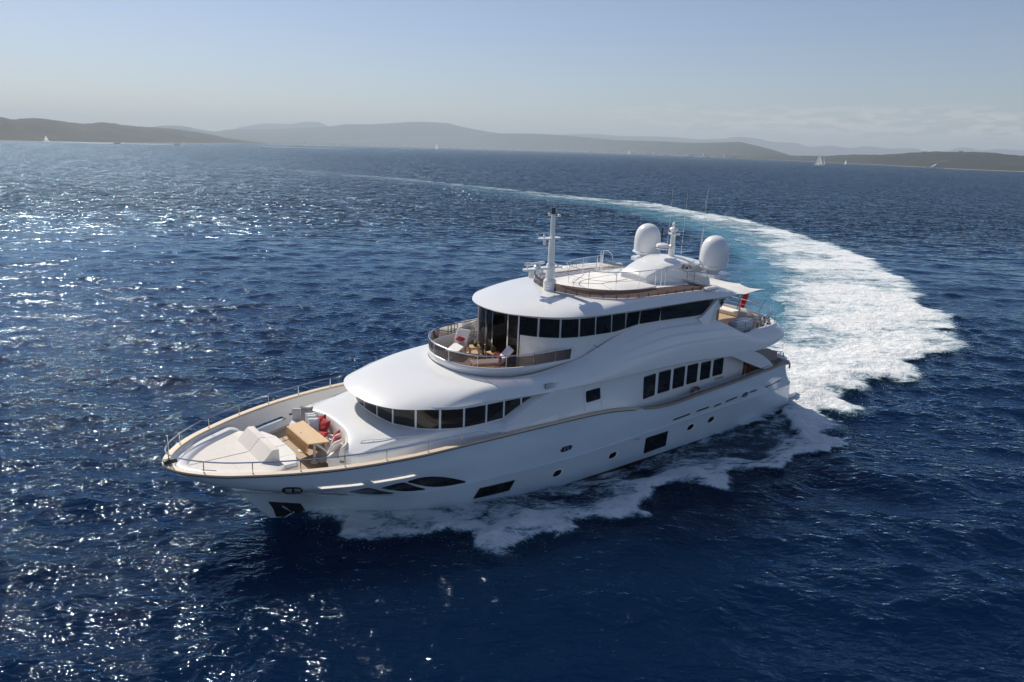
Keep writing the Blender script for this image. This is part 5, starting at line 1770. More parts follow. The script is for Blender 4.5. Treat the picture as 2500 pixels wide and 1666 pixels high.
def masks(x, y):
    """foam density, aeration and extra height of the wash"""
    xl, yl = to_boat(x, y)
    jit = (fbm(x * .40, y * .40, 5, 3) - .5) * 3.6
    jx, jy = x + jit, y + (fbm(x * .40 + 50, y * .40, 5, 9) - .5) * 3.6
    near = (np.hypot(x - 0, y - 100) < 650) & (y > 10)
    D = np.zeros(x.shape); A = np.zeros(x.shape); H = np.zeros(x.shape)
    idx = np.where(near)
    X, Yy = jx[idx], jy[idx]
    # --- stern wake
    inm = inpoly(X, Yy, MAINP)
    do = dpoly(X, Yy, OUTER) + .5
    di = dpoly(X, Yy, INNER)
    rngd = np.hypot(X - 15, Yy - 45)
    wo = 1.9 + rngd * .012
    wi = 2.8 + rngd * .05
    wi = np.where(rngd < 14, 1.5, wi)
    dm = np.where(inm, sstep(-.2, wo, do) * (.62 + .38 * sstep(0, wi, di)), 0)
    fade = 1.02 - .20 * sstep(40, 120, rngd) - .22 * sstep(130, 240, rngd) - .14 * sstep(240, 480, rngd)
    bord = sstep(9, 0, do) * .12
    dm = dm * (fade + bord)
    aer = np.where(inm, .75, 0) * (1 - .75 * sstep(90, 260, rngd)) * (1 - .9 * sstep(260, 480, rngd))
    aer = aer * sstep(0, 4, do) * (.35 + .65 * sstep(12 + rngd * .03, 4, di))
    aer = np.maximum(aer, np.where(~inm & (di < do), sstep(5.0 + rngd * .03, 0, di) * .75 * (1 - sstep(100, 260, rngd)), 0) * (rngd > 8))
    # patchy interior
    pt = fbm(X * .16, Yy * .16, 4, 21)
    dm = dm * (1 - .22 * sstep(.47, .62, pt) * sstep(5, 12, rngd))
    ca, sa = math.cos(R(-25)), math.sin(R(-25))
    stk = fbm((X * ca - Yy * sa) * .12, (X * sa + Yy * ca) * .75, 4, 44)
    dm = dm * (1 - .14 * sstep(.48, .66, stk) * sstep(4, 16, rngd))
    # --- port side wash
    ins = inpoly(X, Yy, SIDEP)
    ds = dpoly(X, Yy, SIDE) 
    XL, YL = to_boat(X, Yy)
    hb = wl_y(XL)
    dh = YL - hb
    core = sstep(-.05, 1.0, ds) * (.60 + .50 * np.exp(-((ds - .9) / 1.3) ** 2))
    mid = sstep(.40, .60, fbm(XL * .30, YL * 1.1, 4, 31))
    hollow = sstep(1.6, 3.2, ds) * (1 - np.exp(-np.maximum(dh, 0) / .5) * .5) * sstep(6.0, 0.0, XL) * .85
    sd = np.where(ins, core * (1 - .50 * hollow * (1 - .80 * mid)), 0)
    sd *= sstep(14.3, 12.6, XL)
    lace = fbm(XL * .55 + 3, YL * 1.6, 5, 91)
    sd = np.clip(sd * 1.12, 0, 1) * (1 - .26 * sstep(.48, .64, lace))
    nearhull = np.exp(-np.maximum(dh, 0) / .55) * .74 * ((XL > -17) & (XL < 12.8) & (YL > 0)) * (.6 + .6 * mid)
    sd = np.maximum(sd, nearhull)
    # --- starboard side wash (mirror, narrower)
    dh2 = -YL - hb
    st = ((XL > -17) & (XL < 12.5)) * sstep(3.2, .3, dh2 + .12 * (XL - 5)) * .7 * (dh2 > -1)
    Dn = np.clip(np.maximum(np.maximum(dm, sd), st), 0, 1)
    D[idx] = Dn
    A[idx] = np.clip(np.maximum(aer, .10 * sd), 0, 1)
    h = .20 * np.exp(-((ds - 1.2) / .9) ** 2) * (XL > -14) * (XL < 13.5) * (YL > 0)
    h += .22 * np.where(inm, np.exp(-((do - 3.0) / 2.2) ** 2), 0) * sstep(50, 5, rngd)
    h += .40 * np.exp(-((np.hypot(X - 19, Yy - 48)) / 4.5) ** 2)
    H[idx] = h
    return D, A, H


def ship_wave(x, y):
    xl, yl = to_boat(x, y)
    hb = wl_y(xl)
    d = np.maximum(np.abs(yl) - hb, 0)
    z = .42 * np.exp(-((xl - 12.0) / 2.0) ** 2) * np.exp(-d / 1.0)
    z += -.50 * np.exp(-((xl + 1.5) / 6.5) ** 2) * np.exp(-(d / 2.2) ** 2)
    # diverging crests to port, outside the wash
    u = xl * math.cos(R(52)) + yl * math.sin(R(52))
    env = np.exp(-((yl - 17) / 9.0) ** 2) * sstep(9, -2, xl - .0 * yl) * sstep(-60, -30, xl)
    z += .10 * np.sin(u * 2 * math.pi / 5.2 + 1.3 * fbm(x * .1, y * .1, 2, 77) * 6) * env
    return z


def sea_disp(x, y, spc):
    dx = np.zeros(x.shape); dy = np.zeros(x.shape); dz = np.zeros(x.shape)
    grp = .62 + .76 * fbm(x * .045, y * .06, 3, 51)
    grp2 = .50 + 1.0 * fbm(x * .13, y * .19, 3, 91)
    xl, yl = to_boat(x, y)
    lee = 1 - .35 * np.exp(-((xl - 4) / 14) ** 2 - ((yl - 9) / 5.5) ** 2)
    for kx, ky, a, ph, lam in WAVES:
        w = sstep(2.2, 4.5, lam / spc)
        if not w.any(): continue
        p = kx * x + ky * y + ph
        k = math.hypot(kx, ky)
        m = a * w * (grp if lam > 3.5 else grp2 * lee)
        s, c = np.sin(p), np.cos(p)
        dz += m * s
        dx += m * c * kx / k * .85
        dy += m * c * ky / k * .85
    return dx, dy, dz


Df, Af, Hf = masks(GX, GY)
dx, dy, dz = sea_disp(GX, GY, SPC)
calm = 1 - .55 * np.clip(Df, 0, 1) * (np.hypot(GX - 10, GY - 60) < 80)
xl, yl = to_boat(GX, GY)
dz = dz * calm + ship_wave(GX, GY) * (np.hypot(GX, GY - 40) < 90) + Hf * .6
farf = sstep(.35, 1.6, SPC)
DST = np.hypot(GX, GY)
lodf = sstep(45, 120, DST) * .5 + sstep(110, 420, DST) * .5


def grid_mesh(name, mat_, VX, VY, VZ, keep, attrs, offs=0.0):
    ny, nx = VX.shape
    vi = np.arange(ny * nx).reshape(ny, nx)
    q = np.stack([vi[:-1, :-1], vi[:-1, 1:], vi[1:, 1:], vi[1:, :-1]], -1).reshape(-1, 4)
    if keep is not None:
        q = q[keep.reshape(-1)]
    used = np.unique(q)
    remap = np.zeros(ny * nx, np.int64)
    remap[used] = np.arange(len(used))
    q = remap[q]
    co = np.stack([VX.reshape(-1)[used], VY.reshape(-1)[used], VZ.reshape(-1)[used] + offs], 1).astype(np.float32)
    me = bpy.data.meshes.new(name)
    me.vertices.add(len(co))
    me.vertices.foreach_set("co", co.ravel())
    me.loops.add(len(q) * 4)
    me.loops.foreach_set("vertex_index", q.ravel().astype(np.int32))
    me.polygons.add(len(q))
    me.polygons.foreach_set("loop_start", (np.arange(len(q)) * 4).astype(np.int32))
    me.polygons.foreach_set("use_smooth", np.ones(len(q), bool))
    me.update(calc_edges=True)
    for an, arr in attrs.items():
        at = me.attributes.new(an, 'FLOAT', 'POINT')
        at.data.foreach_set("value", arr.reshape(-1)[used].astype(np.float32))
    me.materials.append(mat_)
    o = bpy.data.objects.new(name, me)
    COL.objects.link(o)
    return o


# --- sea water
SEA = bpy.data.materials.new("deep_sea_water")
SEA.use_nodes = True
nt = SEA.node_tree
nt.nodes.clear()


def nd(t, **kw):
    n = nt.nodes.new(t)
    for k, v in kw.items(): setattr(n, k, v)
    return n


def lk(a, b): nt.links.new(a, b)


def mx2(op, a, b=None, clamp=False):
    n = nd("ShaderNodeMath", operation=op, use_clamp=clamp)
    for i, v in enumerate((a, b)):
        if v is None: continue
        if isinstance(v, (int, float)): n.inputs[i].default_value = v
        else: lk(v, n.inputs[i])
    return n.outputs[0]


tco = nd("ShaderNodeTexCoord")


def noise(scale, detail, sxyz, rough=.55, dist=0.0, rot=0.0):
    m = nd("ShaderNodeMapping")
    m.inputs["Scale"].default_value = sxyz
    m.inputs["Rotation"].default_value = (0, 0, rot)
    lk(tco.outputs["Object"], m.inputs[0])
    n = nd("ShaderNodeTexNoise")
    n.inputs["Scale"].default_value = scale
    n.inputs["Detail"].default_value = detail
    n.inputs["Roughness"].default_value = rough
    n.inputs["Distortion"].default_value = dist
    lk(m.outputs[0], n.inputs["Vector"])
    return n.outputs[0]


def bump(h, strength, dist, prev=None):
    b = nd("ShaderNodeBump")
    b.inputs["Distance"].default_value = dist
    if isinstance(strength, (int, float)): b.inputs["Strength"].default_value = strength
    else: lk(strength, b.inputs["Strength"])
    lk(h, b.inputs["Height"])
    if prev is not None: lk(prev, b.inputs["Normal"])
    return b.outputs[0]


af = nd("ShaderNodeAttribute", attribute_name="far")
aa = nd("ShaderNodeAttribute", attribute_name="aer")
ad_ = nd("ShaderNodeAttribute", attribute_name="dist")
w3 = mx2('SUBTRACT', 1.0, mx2('MULTIPLY', ad_.outputs["Fac"], 2.0), True)          # ripples: only close by
w2 = mx2('SUBTRACT', 1.0, ad_.outputs["Fac"], True)
b0 = bump(noise(.07, 3, (.6, 1.3, 1), .6, .3, .1), mx2('MULTIPLY', af.outputs["Fac"], ad_.outputs["Fac"]), 11.0)
b1 = bump(noise(.33, 2.5, (.7, 1.25, 1), .6, .3, .25), mx2('MULTIPLY', af.outputs["Fac"], 1.0), 2.8, b0)
b2 = bump(noise(1.9, 2.5, (.75, 1.3, 1), .55, .4, -.2), w2, .17, b1)
b3 = bump(noise(5.5, 1.5, (.8, 1.25, 1), .5, .5, .5), w3, .030, b2)
cmx = nd("ShaderNodeMix", data_type='RGBA')
cmx.inputs[6].default_value = (0.0008, 0.0090, 0.032, 1)
cmx.inputs[7].default_value = (0.13, 0.34, 0.44, 1)
an = noise(.45, 5, (1, 1, 1), .6, .5)
aer_f = mx2('MULTIPLY', aa.outputs["Fac"], mx2('ADD', mx2('MULTIPLY', an, .9), .35), True)
lk(aer_f, cmx.inputs[0])
body = nd("ShaderNodeSubsurfaceScattering", falloff="BURLEY")
body.inputs["Radius"].default_value = (1.5, 2.5, 4.0)
body.inputs["Scale"].default_value = 2.5
lk(cmx.outputs[2], body.inputs[0])
lk(b2, body.inputs["Normal"])
gls = nd("ShaderNodeBsdfGlossy")
lk(mx2('ADD', mx2('MULTIPLY', ad_.outputs["Fac"], .15), .037), gls.inputs["Roughness"])
gls.inputs[0].default_value = (.62, .82, 1.0, 1)
lk(b3, gls.inputs["Normal"])
fre = nd("ShaderNodeFresnel")
fre.inputs[0].default_value = 1.333
lk(b3, fre.inputs["Normal"])
wmix = nd("ShaderNodeMixShader")
lk(mx2('MULTIPLY', fre.outputs[0], mx2('ADD', mx2('MULTIPLY', fre.outputs[0], 1.0), .58), True), wmix.inputs[0])
lk(body.outputs[0], wmix.inputs[1])
lk(gls.outputs[0], wmix.inputs[2])
wout = nd("ShaderNodeOutputMaterial")
lk(wmix.outputs[0], wout.inputs[0])

sea = grid_mesh("sea", SEA, GX + dx, GY + dy, dz, None, {"far": farf, "aer": Af, "dist": lodf})
tag(sea, kind="structure")

# --- foam of the wake: a broken sheet riding on the water
FOAM = bpy.data.materials.new("sea_foam")
FOAM.use_nodes = True
nt = FOAM.node_tree
nt.nodes.clear()
tco = nd("ShaderNodeTexCoord")
out = nd("ShaderNodeOutputMaterial")
ad = nd("ShaderNodeAttribute", attribute_name="foam")
n1 = noise(.55, 12, (.6, 1.7, 1), .72, 1.2, .35)
n2 = noise(3.6, 8, (.7, 1.6, 1), .70, 1.8, .35)
nn = mx2('ADD', mx2('MULTIPLY', n1, .58), mx2('MULTIPLY', n2, .42))
st_ = mx2('ADD', mx2('MULTIPLY', mx2('SUBTRACT', nn, .5), 3.0), .5)
thr = mx2('SUBTRACT', 1.0, mx2('MULTIPLY', ad.outputs["Fac"], 1.12))
al = mx2('MULTIPLY', mx2('SUBTRACT', st_, thr), 2.4, True)
al = mx2('MULTIPLY', al, mx2('MULTIPLY', ad.outputs["Fac"], 7.0, True))
df = nd("ShaderNodeBsdfPrincipled")
df.inputs["Roughness"].default_value = .75
cr2 = nd("ShaderNodeMix", data_type='RGBA')
cr2.inputs[6].default_value = (.40, .58, .68, 1)
cr2.inputs[7].default_value = (.86, .87, .87, 1)
lk(mx2('MULTIPLY', mx2('SUBTRACT', st_, mx2('SUBTRACT', thr, -.12)), 2.0, True), cr2.inputs[0])
lk(cr2.outputs[2], df.inputs["Base Color"])
fb = bump(noise(5.0, 8, (1, 1, 1), .65, .6), 1.0, .14)
fb = bump(noise(1.3, 6, (1, 1, 1), .6, .6), 1.0, .30, fb)
lk(fb, df.inputs["Normal"])
tr_ = nd("ShaderNodeBsdfTransparent")
ms = nd("ShaderNodeMixShader")
lk(al, ms.inputs[0])
lk(tr_.outputs[0], ms.inputs[1])
lk(df.outputs[0], ms.inputs[2])
lk(ms.outputs[0], out.inputs[0])

lump = (fbm(GX * 1.5, GY * 1.5, 4, 61) - .35) * 1.0
lump2 = (fbm(GX * .45, GY * .45, 3, 71) - .4)
nf = sstep(110, 40, np.hypot(GX - 8, GY - 45))
fz = dz + (.04 + np.clip(lump, 0, 1) * .26 * np.clip(Df, 0, 1) ** 1.5 + np.clip(lump2, 0, 1) * .18 * Df) * np.clip(Df * 3, 0, 1) * nf + .02 + .0004 * np.hypot(GX, GY) + Hf * .25 * Df
keep = (Df[:-1, :-1] > .02) | (Df[1:, 1:] > .02) | (Df[1:, :-1] > .02) | (Df[:-1, 1:] > .02)
# no foam sheet inside the hull
inh = (np.abs(yl) < wl_y(xl) - .35) & (xl < 12.5) & (xl > -16.2)
keep &= ~(inh[:-1, :-1])
foam = grid_mesh("wake_foam", FOAM, GX + dx, GY + dy, fz, keep, {"foam": Df})
tag(foam, "white churned foam of the yacht's wake and bow wash curving away astern", "foam", kind="stuff")

# --- flying spray: droplets thrown up along the breaking edges
def ground(x, y):
    """height of the water near (x, y) from the dense grid"""
    i = np.clip(np.searchsorted(gy, y), 0, len(gy) - 1)
    j = np.clip(np.searchsorted(gx, x), 0, len(gx) - 1)
    return fz[i, j]


SPR = mat("spray_droplets", (.85, .87, .88), .5)
sv, sf_ = [], []
prg = np.random.default_rng(3)


def drops(n, fn):
    for _ in range(n):
        x, y, h, s = fn()
        z = float(ground(x, y)) + h
        b = len(sv)
        a = prg.uniform(0, 6.28)
        e1 = np.array([math.cos(a), math.sin(a), prg.uniform(-.5, .5)]) * s
        e2 = np.array([-math.sin(a), math.cos(a), prg.uniform(-.5, .5)]) * s * prg.uniform(.5, 1.3)
        e3 = np.array([0, 0, 1]) * s * prg.uniform(.7, 1.6)
        c = np.array([x, y, z])
        sv.extend([c + e1, c - e1, c + e2, c - e2, c + e3, c - e3])
        for q in ((0, 2, 4), (2, 1, 4), (1, 3, 4), (3, 0, 4), (2, 0, 5), (1, 2, 5), (3, 1, 5), (0, 3, 5)):
            sf_.append(tuple(b + k for k in q))


sd_ = np.array(SIDE)
sdl = np.concatenate([[0], np.cumsum(np.linalg.norm(np.diff(sd_, axis=0), axis=1))])


def f_side():
    q = prg.uniform(0, sdl[-1])
    x = np.interp(q, sdl, sd_[:, 0]) + prg.normal() * .30
    y = np.interp(q, sdl, sd_[:, 1]) + prg.normal() * .25 + .55
    return x, y, abs(prg.normal()) * .10, prg.uniform(.004, .011)


def f_stern():
    xl_, yl_ = -16.6 - abs(prg.normal()) * 2.6, prg.uniform(-3.5, 4.6)
    x, y = frame_pt(xl_, yl_)
    return x, y, abs(prg.normal()) * .40, prg.uniform(.006, .018)


def f_edge():
    o_ = np.array(OUTER[12:])
    l_ = np.concatenate([[0], np.cumsum(np.linalg.norm(np.diff(o_, axis=0), axis=1))])
    q = prg.uniform(0, l_[-1])
    return np.interp(q, l_, o_[:, 0]) + prg.normal() * .5, np.interp(q, l_, o_[:, 1]) + prg.normal() * .5, abs(prg.normal()) * .12, prg.uniform(.008, .02)


drops(700, f_side)
drops(2600, f_stern)
drops(500, f_edge)
me = bpy.data.meshes.new("spray")
me.from_pydata([tuple(map(float, p)) for p in sv], [], sf_)
me.materials.append(SPR)
so_ = bpy.data.objects.new("spray", me)
COL.objects.link(so_)
tag(so_, "fine white spray droplets flying above the wash and the stern", "spray", kind="stuff")

# ================================================================== THE COAST
SHORE = [(-66, 2300), (-55, 2100), (-44, 2000), (-33.01, 2239), (-26.34, 2690), (-22.5, 3700), (-19.0, 5265), (-13.38, 7413), (-8, 10500), (-3, 11000), (1.0, 10200), (5.5, 8600), (9.82, 6467), (15.18, 4189), (20.29, 2864), (25.12, 2151), (29.57, 1690), (32.48, 1640), (44, 1500), (62, 1700)]
shd = pchip([a for a, _ in SHORE], [d for _, d in SHORE])
HL = [(-66, 2700, 1), (-60, 2900, 12), (-52, 3050, 38), (-44, 3100, 60), (-38, 3150, 82), (-32.86, 3200, 70), (-32.22, 3336, 67), (-31.67, 3450, 74), (-30.51, 3687, 79), (-29.6, 3871, 75), (-28.58, 4073, 71), (-27.17, 4340, 85), (-26.11, 4542, 77), (-25.21, 4708, 75), (-23.8, 4963, 75), (-22.4, 5212, 66), (-20.97, 5462, 50), (-19.97, 5633, 32), (-18.99, 5900, 20), (-17.48, 6500, 6)]
HN = [(-19.5, 12300, 6), (-17.75, 12500, 20), (-13.37, 12848, 52), (-8.84, 13196, 128), (-4.8, 13500, 191), (-2.84, 12830, 213), (-1.27, 12290, 239), (0.4, 11720, 235), (2.07, 11150, 224), (3.21, 10760, 207), (4.88, 10190, 181), (7.12, 9421, 146), (9.84, 8477, 133), (12.58, 7514, 114), (14.27, 6908, 114), (15.3, 6531, 115), (16.35, 6153, 91), (18.24, 5468, 40), (18.97, 5200, 21), (20.5, 5000, 12), (24, 4700, 10)]
HP = [(14, 5600, 8), (16.5, 5000, 14), (18.11, 4300, 18), (20.25, 3850, 20), (23.15, 3218, 28), (24.57, 2900, 29), (26.11, 2825, 36), (28.13, 2723, 41), (30.26, 2612, 40), (32.35, 2500, 34), (38, 2450, 40), (44, 2400, 36), (52, 2300, 22), (60, 2200, 2)]
HM = [(-30, 14000, 90), (-25.56, 14000, 151), (-23.62, 14000, 224), (-22.85, 14000, 227), (-21.91, 14000, 191), (-20.75, 14000, 159), (-19.94, 14000, 191), (-18.45, 14000, 217), (-17.44, 14000, 220), (-15.36, 14000, 257), (-13.26, 14000, 298), (-12.2, 14000, 340), (-10.65, 14000, 353), (-9.03, 14000, 386), (-6.86, 14000, 423), (-5.3, 14000, 420), (-4.07, 14000, 368), (-2.41, 14000, 303), (-0.71, 14000, 260), (1.93, 14000, 222), (4.57, 14000, 176), (9, 14000, 120)]
HF = [(-24, 18600, 120), (-19.82, 18600, 229), (-19.44, 18600, 281), (-18.83, 18600, 332), (-17.21, 18600, 415), (-15.86, 18600, 417), (-14.82, 18600, 476), (-14.0, 18600, 476), (-13.37, 18600, 403), (-12.52, 18600, 322), (-10.55, 18600, 235), (-1.87, 18600, 268), (3.21, 18600, 368), (5.42, 18600, 396), (7.65, 18600, 368), (9.82, 18600, 376), (10.81, 18600, 370), (12.98, 18600, 338), (14.03, 18600, 355), (15.27, 18600, 408), (16.52, 18600, 390), (17.67, 18600, 320), (19.17, 18600, 305), (20.0, 18600, 236), (21.35, 18600, 270), (22.42, 18600, 230), (23.55, 18600, 270), (24.98, 18600, 238), (26.33, 18600, 254), (27.08, 18600, 189), (28.13, 18600, 214), (29.04, 18600, 290), (29.56, 18600, 275), (30.06, 18600, 238), (31.04, 18600, 277), (32.3, 18600, 256), (40, 18600, 240)]


def scrub(name, ca, cb, sand=0.0):
    m = bpy.data.materials.new(name)
    m.use_nodes = True
    t = m.node_tree
    p = t.nodes["Principled BSDF"]
    p.inputs["Roughness"].default_value = .95
    tcn = t.nodes.new("ShaderNodeTexCoord")
    a = t.nodes.new("ShaderNodeTexNoise")
    a.inputs["Scale"].default_value = .010
    a.inputs["Detail"].default_value = 10
    a.inputs["Roughness"].default_value = .65
    t.links.new(tcn.outputs["Object"], a.inputs["Vector"])
    r = t.nodes.new("ShaderNodeValToRGB")
    e = r.color_ramp.elements
    e[0].position, e[0].color = .36, (*ca, 1)
    e[1].position, e[1].color = .60, (*cb, 1)
    x = e.new(.70)
    x.color = (.14, .125, .09, 1)
    t.links.new(a.outputs[0], r.inputs[0])
    geo = t.nodes.new("ShaderNodeSeparateXYZ")
    t.links.new(tcn.outputs["Object"], geo.inputs[0])
    mr = t.nodes.new("ShaderNodeMapRange")
    t.links.new(geo.outputs[2], mr.inputs[0])
    mr.inputs[1].default_value, mr.inputs[2].default_value, mr.inputs[3].default_value, mr.inputs[4].default_value = sand * .7, sand + .01, 1, 0
    mm = t.nodes.new("ShaderNodeMix")
    mm.data_type = 'RGBA'
    t.links.new(mr.outputs[0], mm.inputs[0])
    t.links.new(r.outputs[0], mm.inputs[6])
    mm.inputs[7].default_value = (.34, .30, .24, 1)
    t.links.new(mm.outputs[2], p.inputs["Base Color"])
    return m


def hill(name, T, m_, inner, rough_a, n=420, lowland=0.0, kk=14):
    az = np.linspace(T[0][0], T[-1][0], n)
    D = pchip([t[0] for t in T], [t[1] for t in T])(az)
    Hh = pchip([t[0] for t in T], [t[2] for t in T])(az)
    Ds = inner(az)
    rows_ = []
    vs = list(np.linspace(0, 1, kk)) + [1.08, 1.2, 1.4]
    for v in vs:
        d = Ds + (D - Ds) * v
        if v <= 1:
            base = lowland * Hh * v + (1 - lowland) * Hh * (v ** 2.2 * (3 - 2 * v) if lowland == 0 else sstep(.35, 1, np.array(v)))
        else:
            base = Hh * max(0, 1 - (v - 1) / .4) * .98
        x, y = d * np.sin(np.radians(az)), d * np.cos(np.radians(az))
        nz = (fbm(x / 420, y / 420, 5, 5) - .5) * 2
        nz2 = (fbm(x / 45, y / 45, 3, 15) - .5) * 2
        amp = rough_a * (math.sin(math.pi * min(v, 1)) if v < 1 else 0)
        z = base + nz * Hh * amp + nz2 * 3.0 * (v > .05)
        z = np.maximum(z, 2.0 * (v > 0) - 1.5 * (v == 0))
        rows_.append(np.stack([x, y, z], 1))
    o = MB().grid(rows_).build(name, m_, None, weld=0, angle=180, recalc=False)
    return tag(o, kind="structure")


MAQ = scrub("maquis_scrub", (.007, .013, .014), (.016, .025, .023), .7)
MAQ2 = scrub("distant_woodland", (.009, .016, .015), (.020, .030, .025), 1.8)
hill("headland_hills", HL, MAQ, shd, .16, kk=18)
hill("coastal_hills", HN, MAQ2, lambda a: shd(a), .10, lowland=.12, kk=22)
hill("point_hills", HP, MAQ, shd, .14, kk=18)
hill("inland_hills", HM, MAQ2, lambda a: np.minimum(shd(a) + 3500, 12500), .10)
hill("far_mountains", HF, MAQ2, lambda a: 15500 + 0 * a, .06)


def at(az, d):
    return d * math.sin(R(az)), d * math.cos(R(az))


# --- villas along the beach and on the slopes
WALLM = mat("pale_render", (.62, .56, .48), .8, var=.1, vscale=.05)
ROOFM = mat("terracotta_tiles", (.36, .16, .09), .8, var=.15, vscale=.1)
hrng = np.random.default_rng(8)


def villa(x, y, z, w, d, h, rz, label, group, src=None):
    r_ = empty("villa", Matrix.Translation((x, y, z)) @ Matrix.Rotation(rz, 4, 'Z'), label, "house", group)
    MB().box((0, 0, h / 2 - 2), (w, d, h + 4)).build("wall", WALLM, r_, smooth=False)
    o = .6
    b = MB().add([(-w / 2 - o, -d / 2 - o, h), (w / 2 + o, -d / 2 - o, h), (w / 2 + o, d / 2 + o, h), (-w / 2 - o, d / 2 + o, h), (-w / 4, 0, h * 1.35), (w / 4, 0, h * 1.35)],
                 [(0, 1, 5, 4), (1, 2, 5), (2, 3, 4, 5), (3, 0, 4), (3, 2, 1, 0)])
    b.build("roof", ROOFM, r_, smooth=False)


for k in range(54):
    az = hrng.uniform(-15, 15.5)
    d0 = float(shd(az))
    d = d0 + hrng.uniform(60, 260) + (hrng.uniform(0, 1) ** 2) * 900
    x, y = at(az, d)
    villa(x, y, 4 + (d - d0) * .012, hrng.uniform(18, 42), hrng.uniform(12, 20), hrng.uniform(6, 10), R(-az) + hrng.uniform(-.3, .3),
          "tiny pale villa with a tiled roof on the low shore of the bay", "tiny villas along the bay shore")
for az, d, z, w, lab in ((27.0, 2620, 31, 18, "white villa on top of the right-hand headland, the left of two"), (29.0, 2560, 34, 14, "white villa on top of the right-hand headland, the right of two")):
    x, y = at(az, d)
    villa(x, y, z, w, 14, 7, R(-az), lab, "villas on the headland top")

# --- boats far off
BW = mat("boat_white", (.80, .80, .78), .4, var=.02)
SAILW = mat("sail_cloth", (.82, .80, .76), .8, var=.03)
_n = SAILW.node_tree
_t = _n.nodes.new("ShaderNodeBsdfTranslucent")
_t.inputs[0].default_value = (.80, .77, .72, 1)
_m = _n.nodes.new("ShaderNodeMixShader")
_m.inputs[0].default_value = .55
_n.links.new(_n.nodes["Principled BSDF"].outputs[0], _m.inputs[1])
_n.links.new(_t.outputs[0], _m.inputs[2])
_n.links.new(_m.outputs[0], _n.nodes["Material Output"].inputs[0])
WKM = mat("wake_white", (.80, .84, .86), .7)
HUD = mat("boat_navy_hull", (.05, .06, .10), .4)


def hull_mb(L, B, H, n=11):
    rws = []
    for zf_, bf_ in ((-.3, .55), (0, .85), (.6, .95), (1, 1)):
        r_ = []
        for i in range(n):
            t = i / (n - 1)
            w = B / 2 * bf_ * (1 - (t ** 2.6)) * (.8 + .2 * min(1, t * 5))
            r_.append((-L / 2 + L * t * (1 + .05 * zf_), w, H * zf_ * (1 + .25 * t * (zf_ > 0))))
        rws.append(r_)
    m = MB().grid(rws)
    m.grid([[(x, y, z) for x, y, z in rws[-1]], [(x, 0, z) for x, y, z in rws[-1]]])
    m.add([rws[k][0] for k in range(4)] + [(rws[k][0][0], 0, rws[k][0][2]) for k in range(4)], [(k, k + 1, 4 + k + 1, 4 + k) for k in range(3)])
    return m.mirror()


def sailboat(x, y, rz, L, label, ketch=False, hm=BW):
    t = empty("sailing_boat", Matrix.Translation((x, y, 0)) @ Matrix.Rotation(rz, 4, 'Z') @ Matrix.Rotation(R(6), 4, 'X'), label, "sailing boat", "sailing boats off the coast")
    hull_mb(L, L * .27, L * .09).build("hull", hm, t)
    MB().box((-.05 * L, 0, L * .12), (L * .35, L * .14, L * .05), bev=.1).build("cabin", BW, t)
    masts = [(.08, 1.25)] + ([(-.36, .9)] if ketch else [])
    for mxp, mh in masts:
        MB().tube([(mxp * L, 0, L * .08), (mxp * L, 0, L * mh)], L * .010, n=6).tube([(mxp * L, 0, L * .2), ((mxp - (.40 if mh > 1 else .2)) * L, L * .03, L * .2)], L * .008, n=5).build("mast", BW, t)
        g1, g2 = [], []
        fw = .38 if mh > 1 else .2
        for i in range(9):
            u = i / 8
            g1.append([(mxp * L - (1 - u) ** .8 * fw * L * v, L * .05 * math.sin(math.pi * v) * (1 - u), L * (.22 + (mh - .27) * u)) for v in np.linspace(0, 1, 6)])
        MB().grid(g1).build("mainsail", SAILW, t)
        if mh > 1:
            for i in range(9):
                u = i / 8
                a = np.array([(.48 + (.08 - .48) * u) * L, 0, L * (.13 + (mh * .92 - .13) * u)])
                b = np.array([(.02 + .06 * u) * L, L * .05 * (1 - u), L * (.18 + (mh * .92 - .18) * u)])
                g2.append([tuple(a + (b - a) * v + np.array([0, L * .04 * math.sin(math.pi * v) * (1 - u), 0])) for v in np.linspace(0, 1, 5)])
            MB().grid(g2).build("jib", SAILW, t)
    return t


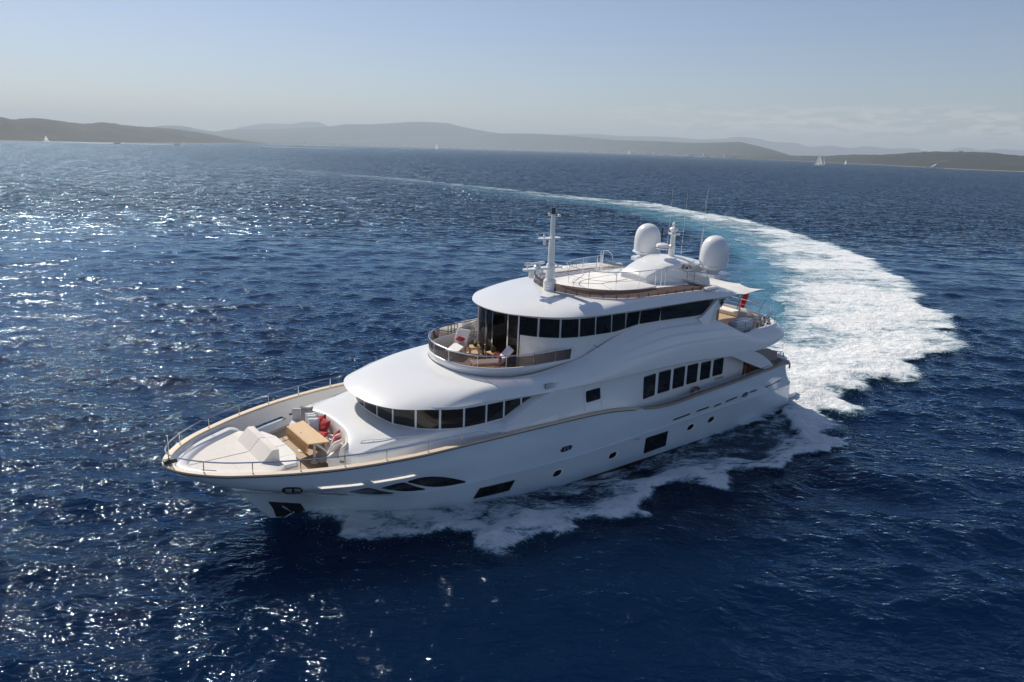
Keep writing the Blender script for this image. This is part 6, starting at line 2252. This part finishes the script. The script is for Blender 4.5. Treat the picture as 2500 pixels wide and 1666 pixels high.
def motorboat(x, y, rz, L, label, wake=0, hm=BW, decks=1):
    t = empty("motor_boat", Matrix.Translation((x, y, 0)) @ Matrix.Rotation(rz, 4, 'Z'), label, "motor boat", "motor boats off the coast")
    hull_mb(L, L * .24, L * .11).build("hull", hm, t)
    z = L * .11
    for k in range(decks):
        MB().box((-.08 * L - k * .04 * L, 0, z + L * .03), (L * (.52 - .14 * k), L * (.18 - .03 * k), L * .06), bev=L * .01, top=.92).build("cabin", BW, t)
        MB().box((-.08 * L - k * .04 * L, 0, z + L * .035), (L * (.50 - .14 * k), L * (.182 - .03 * k), L * .022)).build("window_band", GLASS, t)
        z += L * .06
    MB().tube([(-.15 * L, 0, z), (-.17 * L, 0, z + L * .10)], L * .008, n=5).build("mast", BW, t)
    if wake:
        g_ = []
        for i in range(24):
            u = i / 23
            w = (.10 + .10 * u) * L * (1 - .3 * u)
            g_.append([(-.45 * L - u * wake, v * w * (1 + .3 * math.sin(i * 2.3 + v)), (.55 * (1 - v * v) * (1 - .7 * u) + .12)) for v in np.linspace(-1, 1, 7)])
        tag(MB().grid(g_).build("wake_foam", WKM, None), "thin white wake trailing behind the " + label.split(",")[0], "foam", kind="stuff").matrix_world = t.matrix_world.copy()
    return t


sailboat(-1195, 2020, R(20), 13, "single white sail close under the left headland")
sailboat(-530 * .8, 5250 * .8, R(200), 26, "tall sailing boat with reddish light on its sails off the middle of the bay")
sailboat(728 * .9, 5200 * .9, R(170), 24, "small white sailing boat near the beach right of the bay's middle")
sailboat(493, 1300, R(160), 17, "two-masted sailing boat in front of the valley on the right", ketch=True)
sailboat(770, 1870, R(30), 9, "smallest white sail just right of the two-masted sailing boat")
motorboat(738, 1410, R(175), 28, "white three-deck motor yacht lying off the right headland", decks=3)
motorboat(-1000, 1990, R(-5), 17, "dark speedboat below the left headland, trailing a long wake", wake=260, hm=HUD)
motorboat(-890, 2085, R(-8), 16, "white speedboat right of the dark speedboat, off the left headland", wake=200)
motorboat(-760, 2380, R(172), 15, "fast white boat heading left across the bay", wake=260)
for k, (az, f_) in enumerate(((-11.5, .97), (-4.5, .9), (3.2, .93), (5.2, .93), (8.1, .95), (9.3, .96), (10.6, .95), (12.2, .95), (13.4, .95), (15.0, .96))):
    d = float(shd(az)) * f_
    x, y = at(az, d)
    motorboat(x, y, R([10, 185, 160, 20, 190, 5, 175, 12, 170, 188][k]), [45, 60, 55, 70, 55, 60, 40, 62, 34, 50][k] * d / 7500 + 8, "tiny white boat moored off the beach of the bay", decks=2)

# --- the air between here and the coast
hb_ = MB().box((0, 9700, 260), (33000, 20600, 522))
hzo = hb_.build("haze", [], None, smooth=False)
hzo.data.materials.clear()
HZ = bpy.data.materials.new("sea_air")
HZ.use_nodes = True
t = HZ.node_tree
t.nodes.clear()
ou = t.nodes.new("ShaderNodeOutputMaterial")
pv = t.nodes.new("ShaderNodeVolumePrincipled")
pv.inputs["Color"].default_value = (.76, .89, 1.0, 1)
pv.inputs["Density"].default_value = 0.00010
pv.inputs["Anisotropy"].default_value = 0.12
t.links.new(pv.outputs[0], ou.inputs["Volume"])
hzo.data.materials.append(HZ)
tag(hzo, kind="stuff")
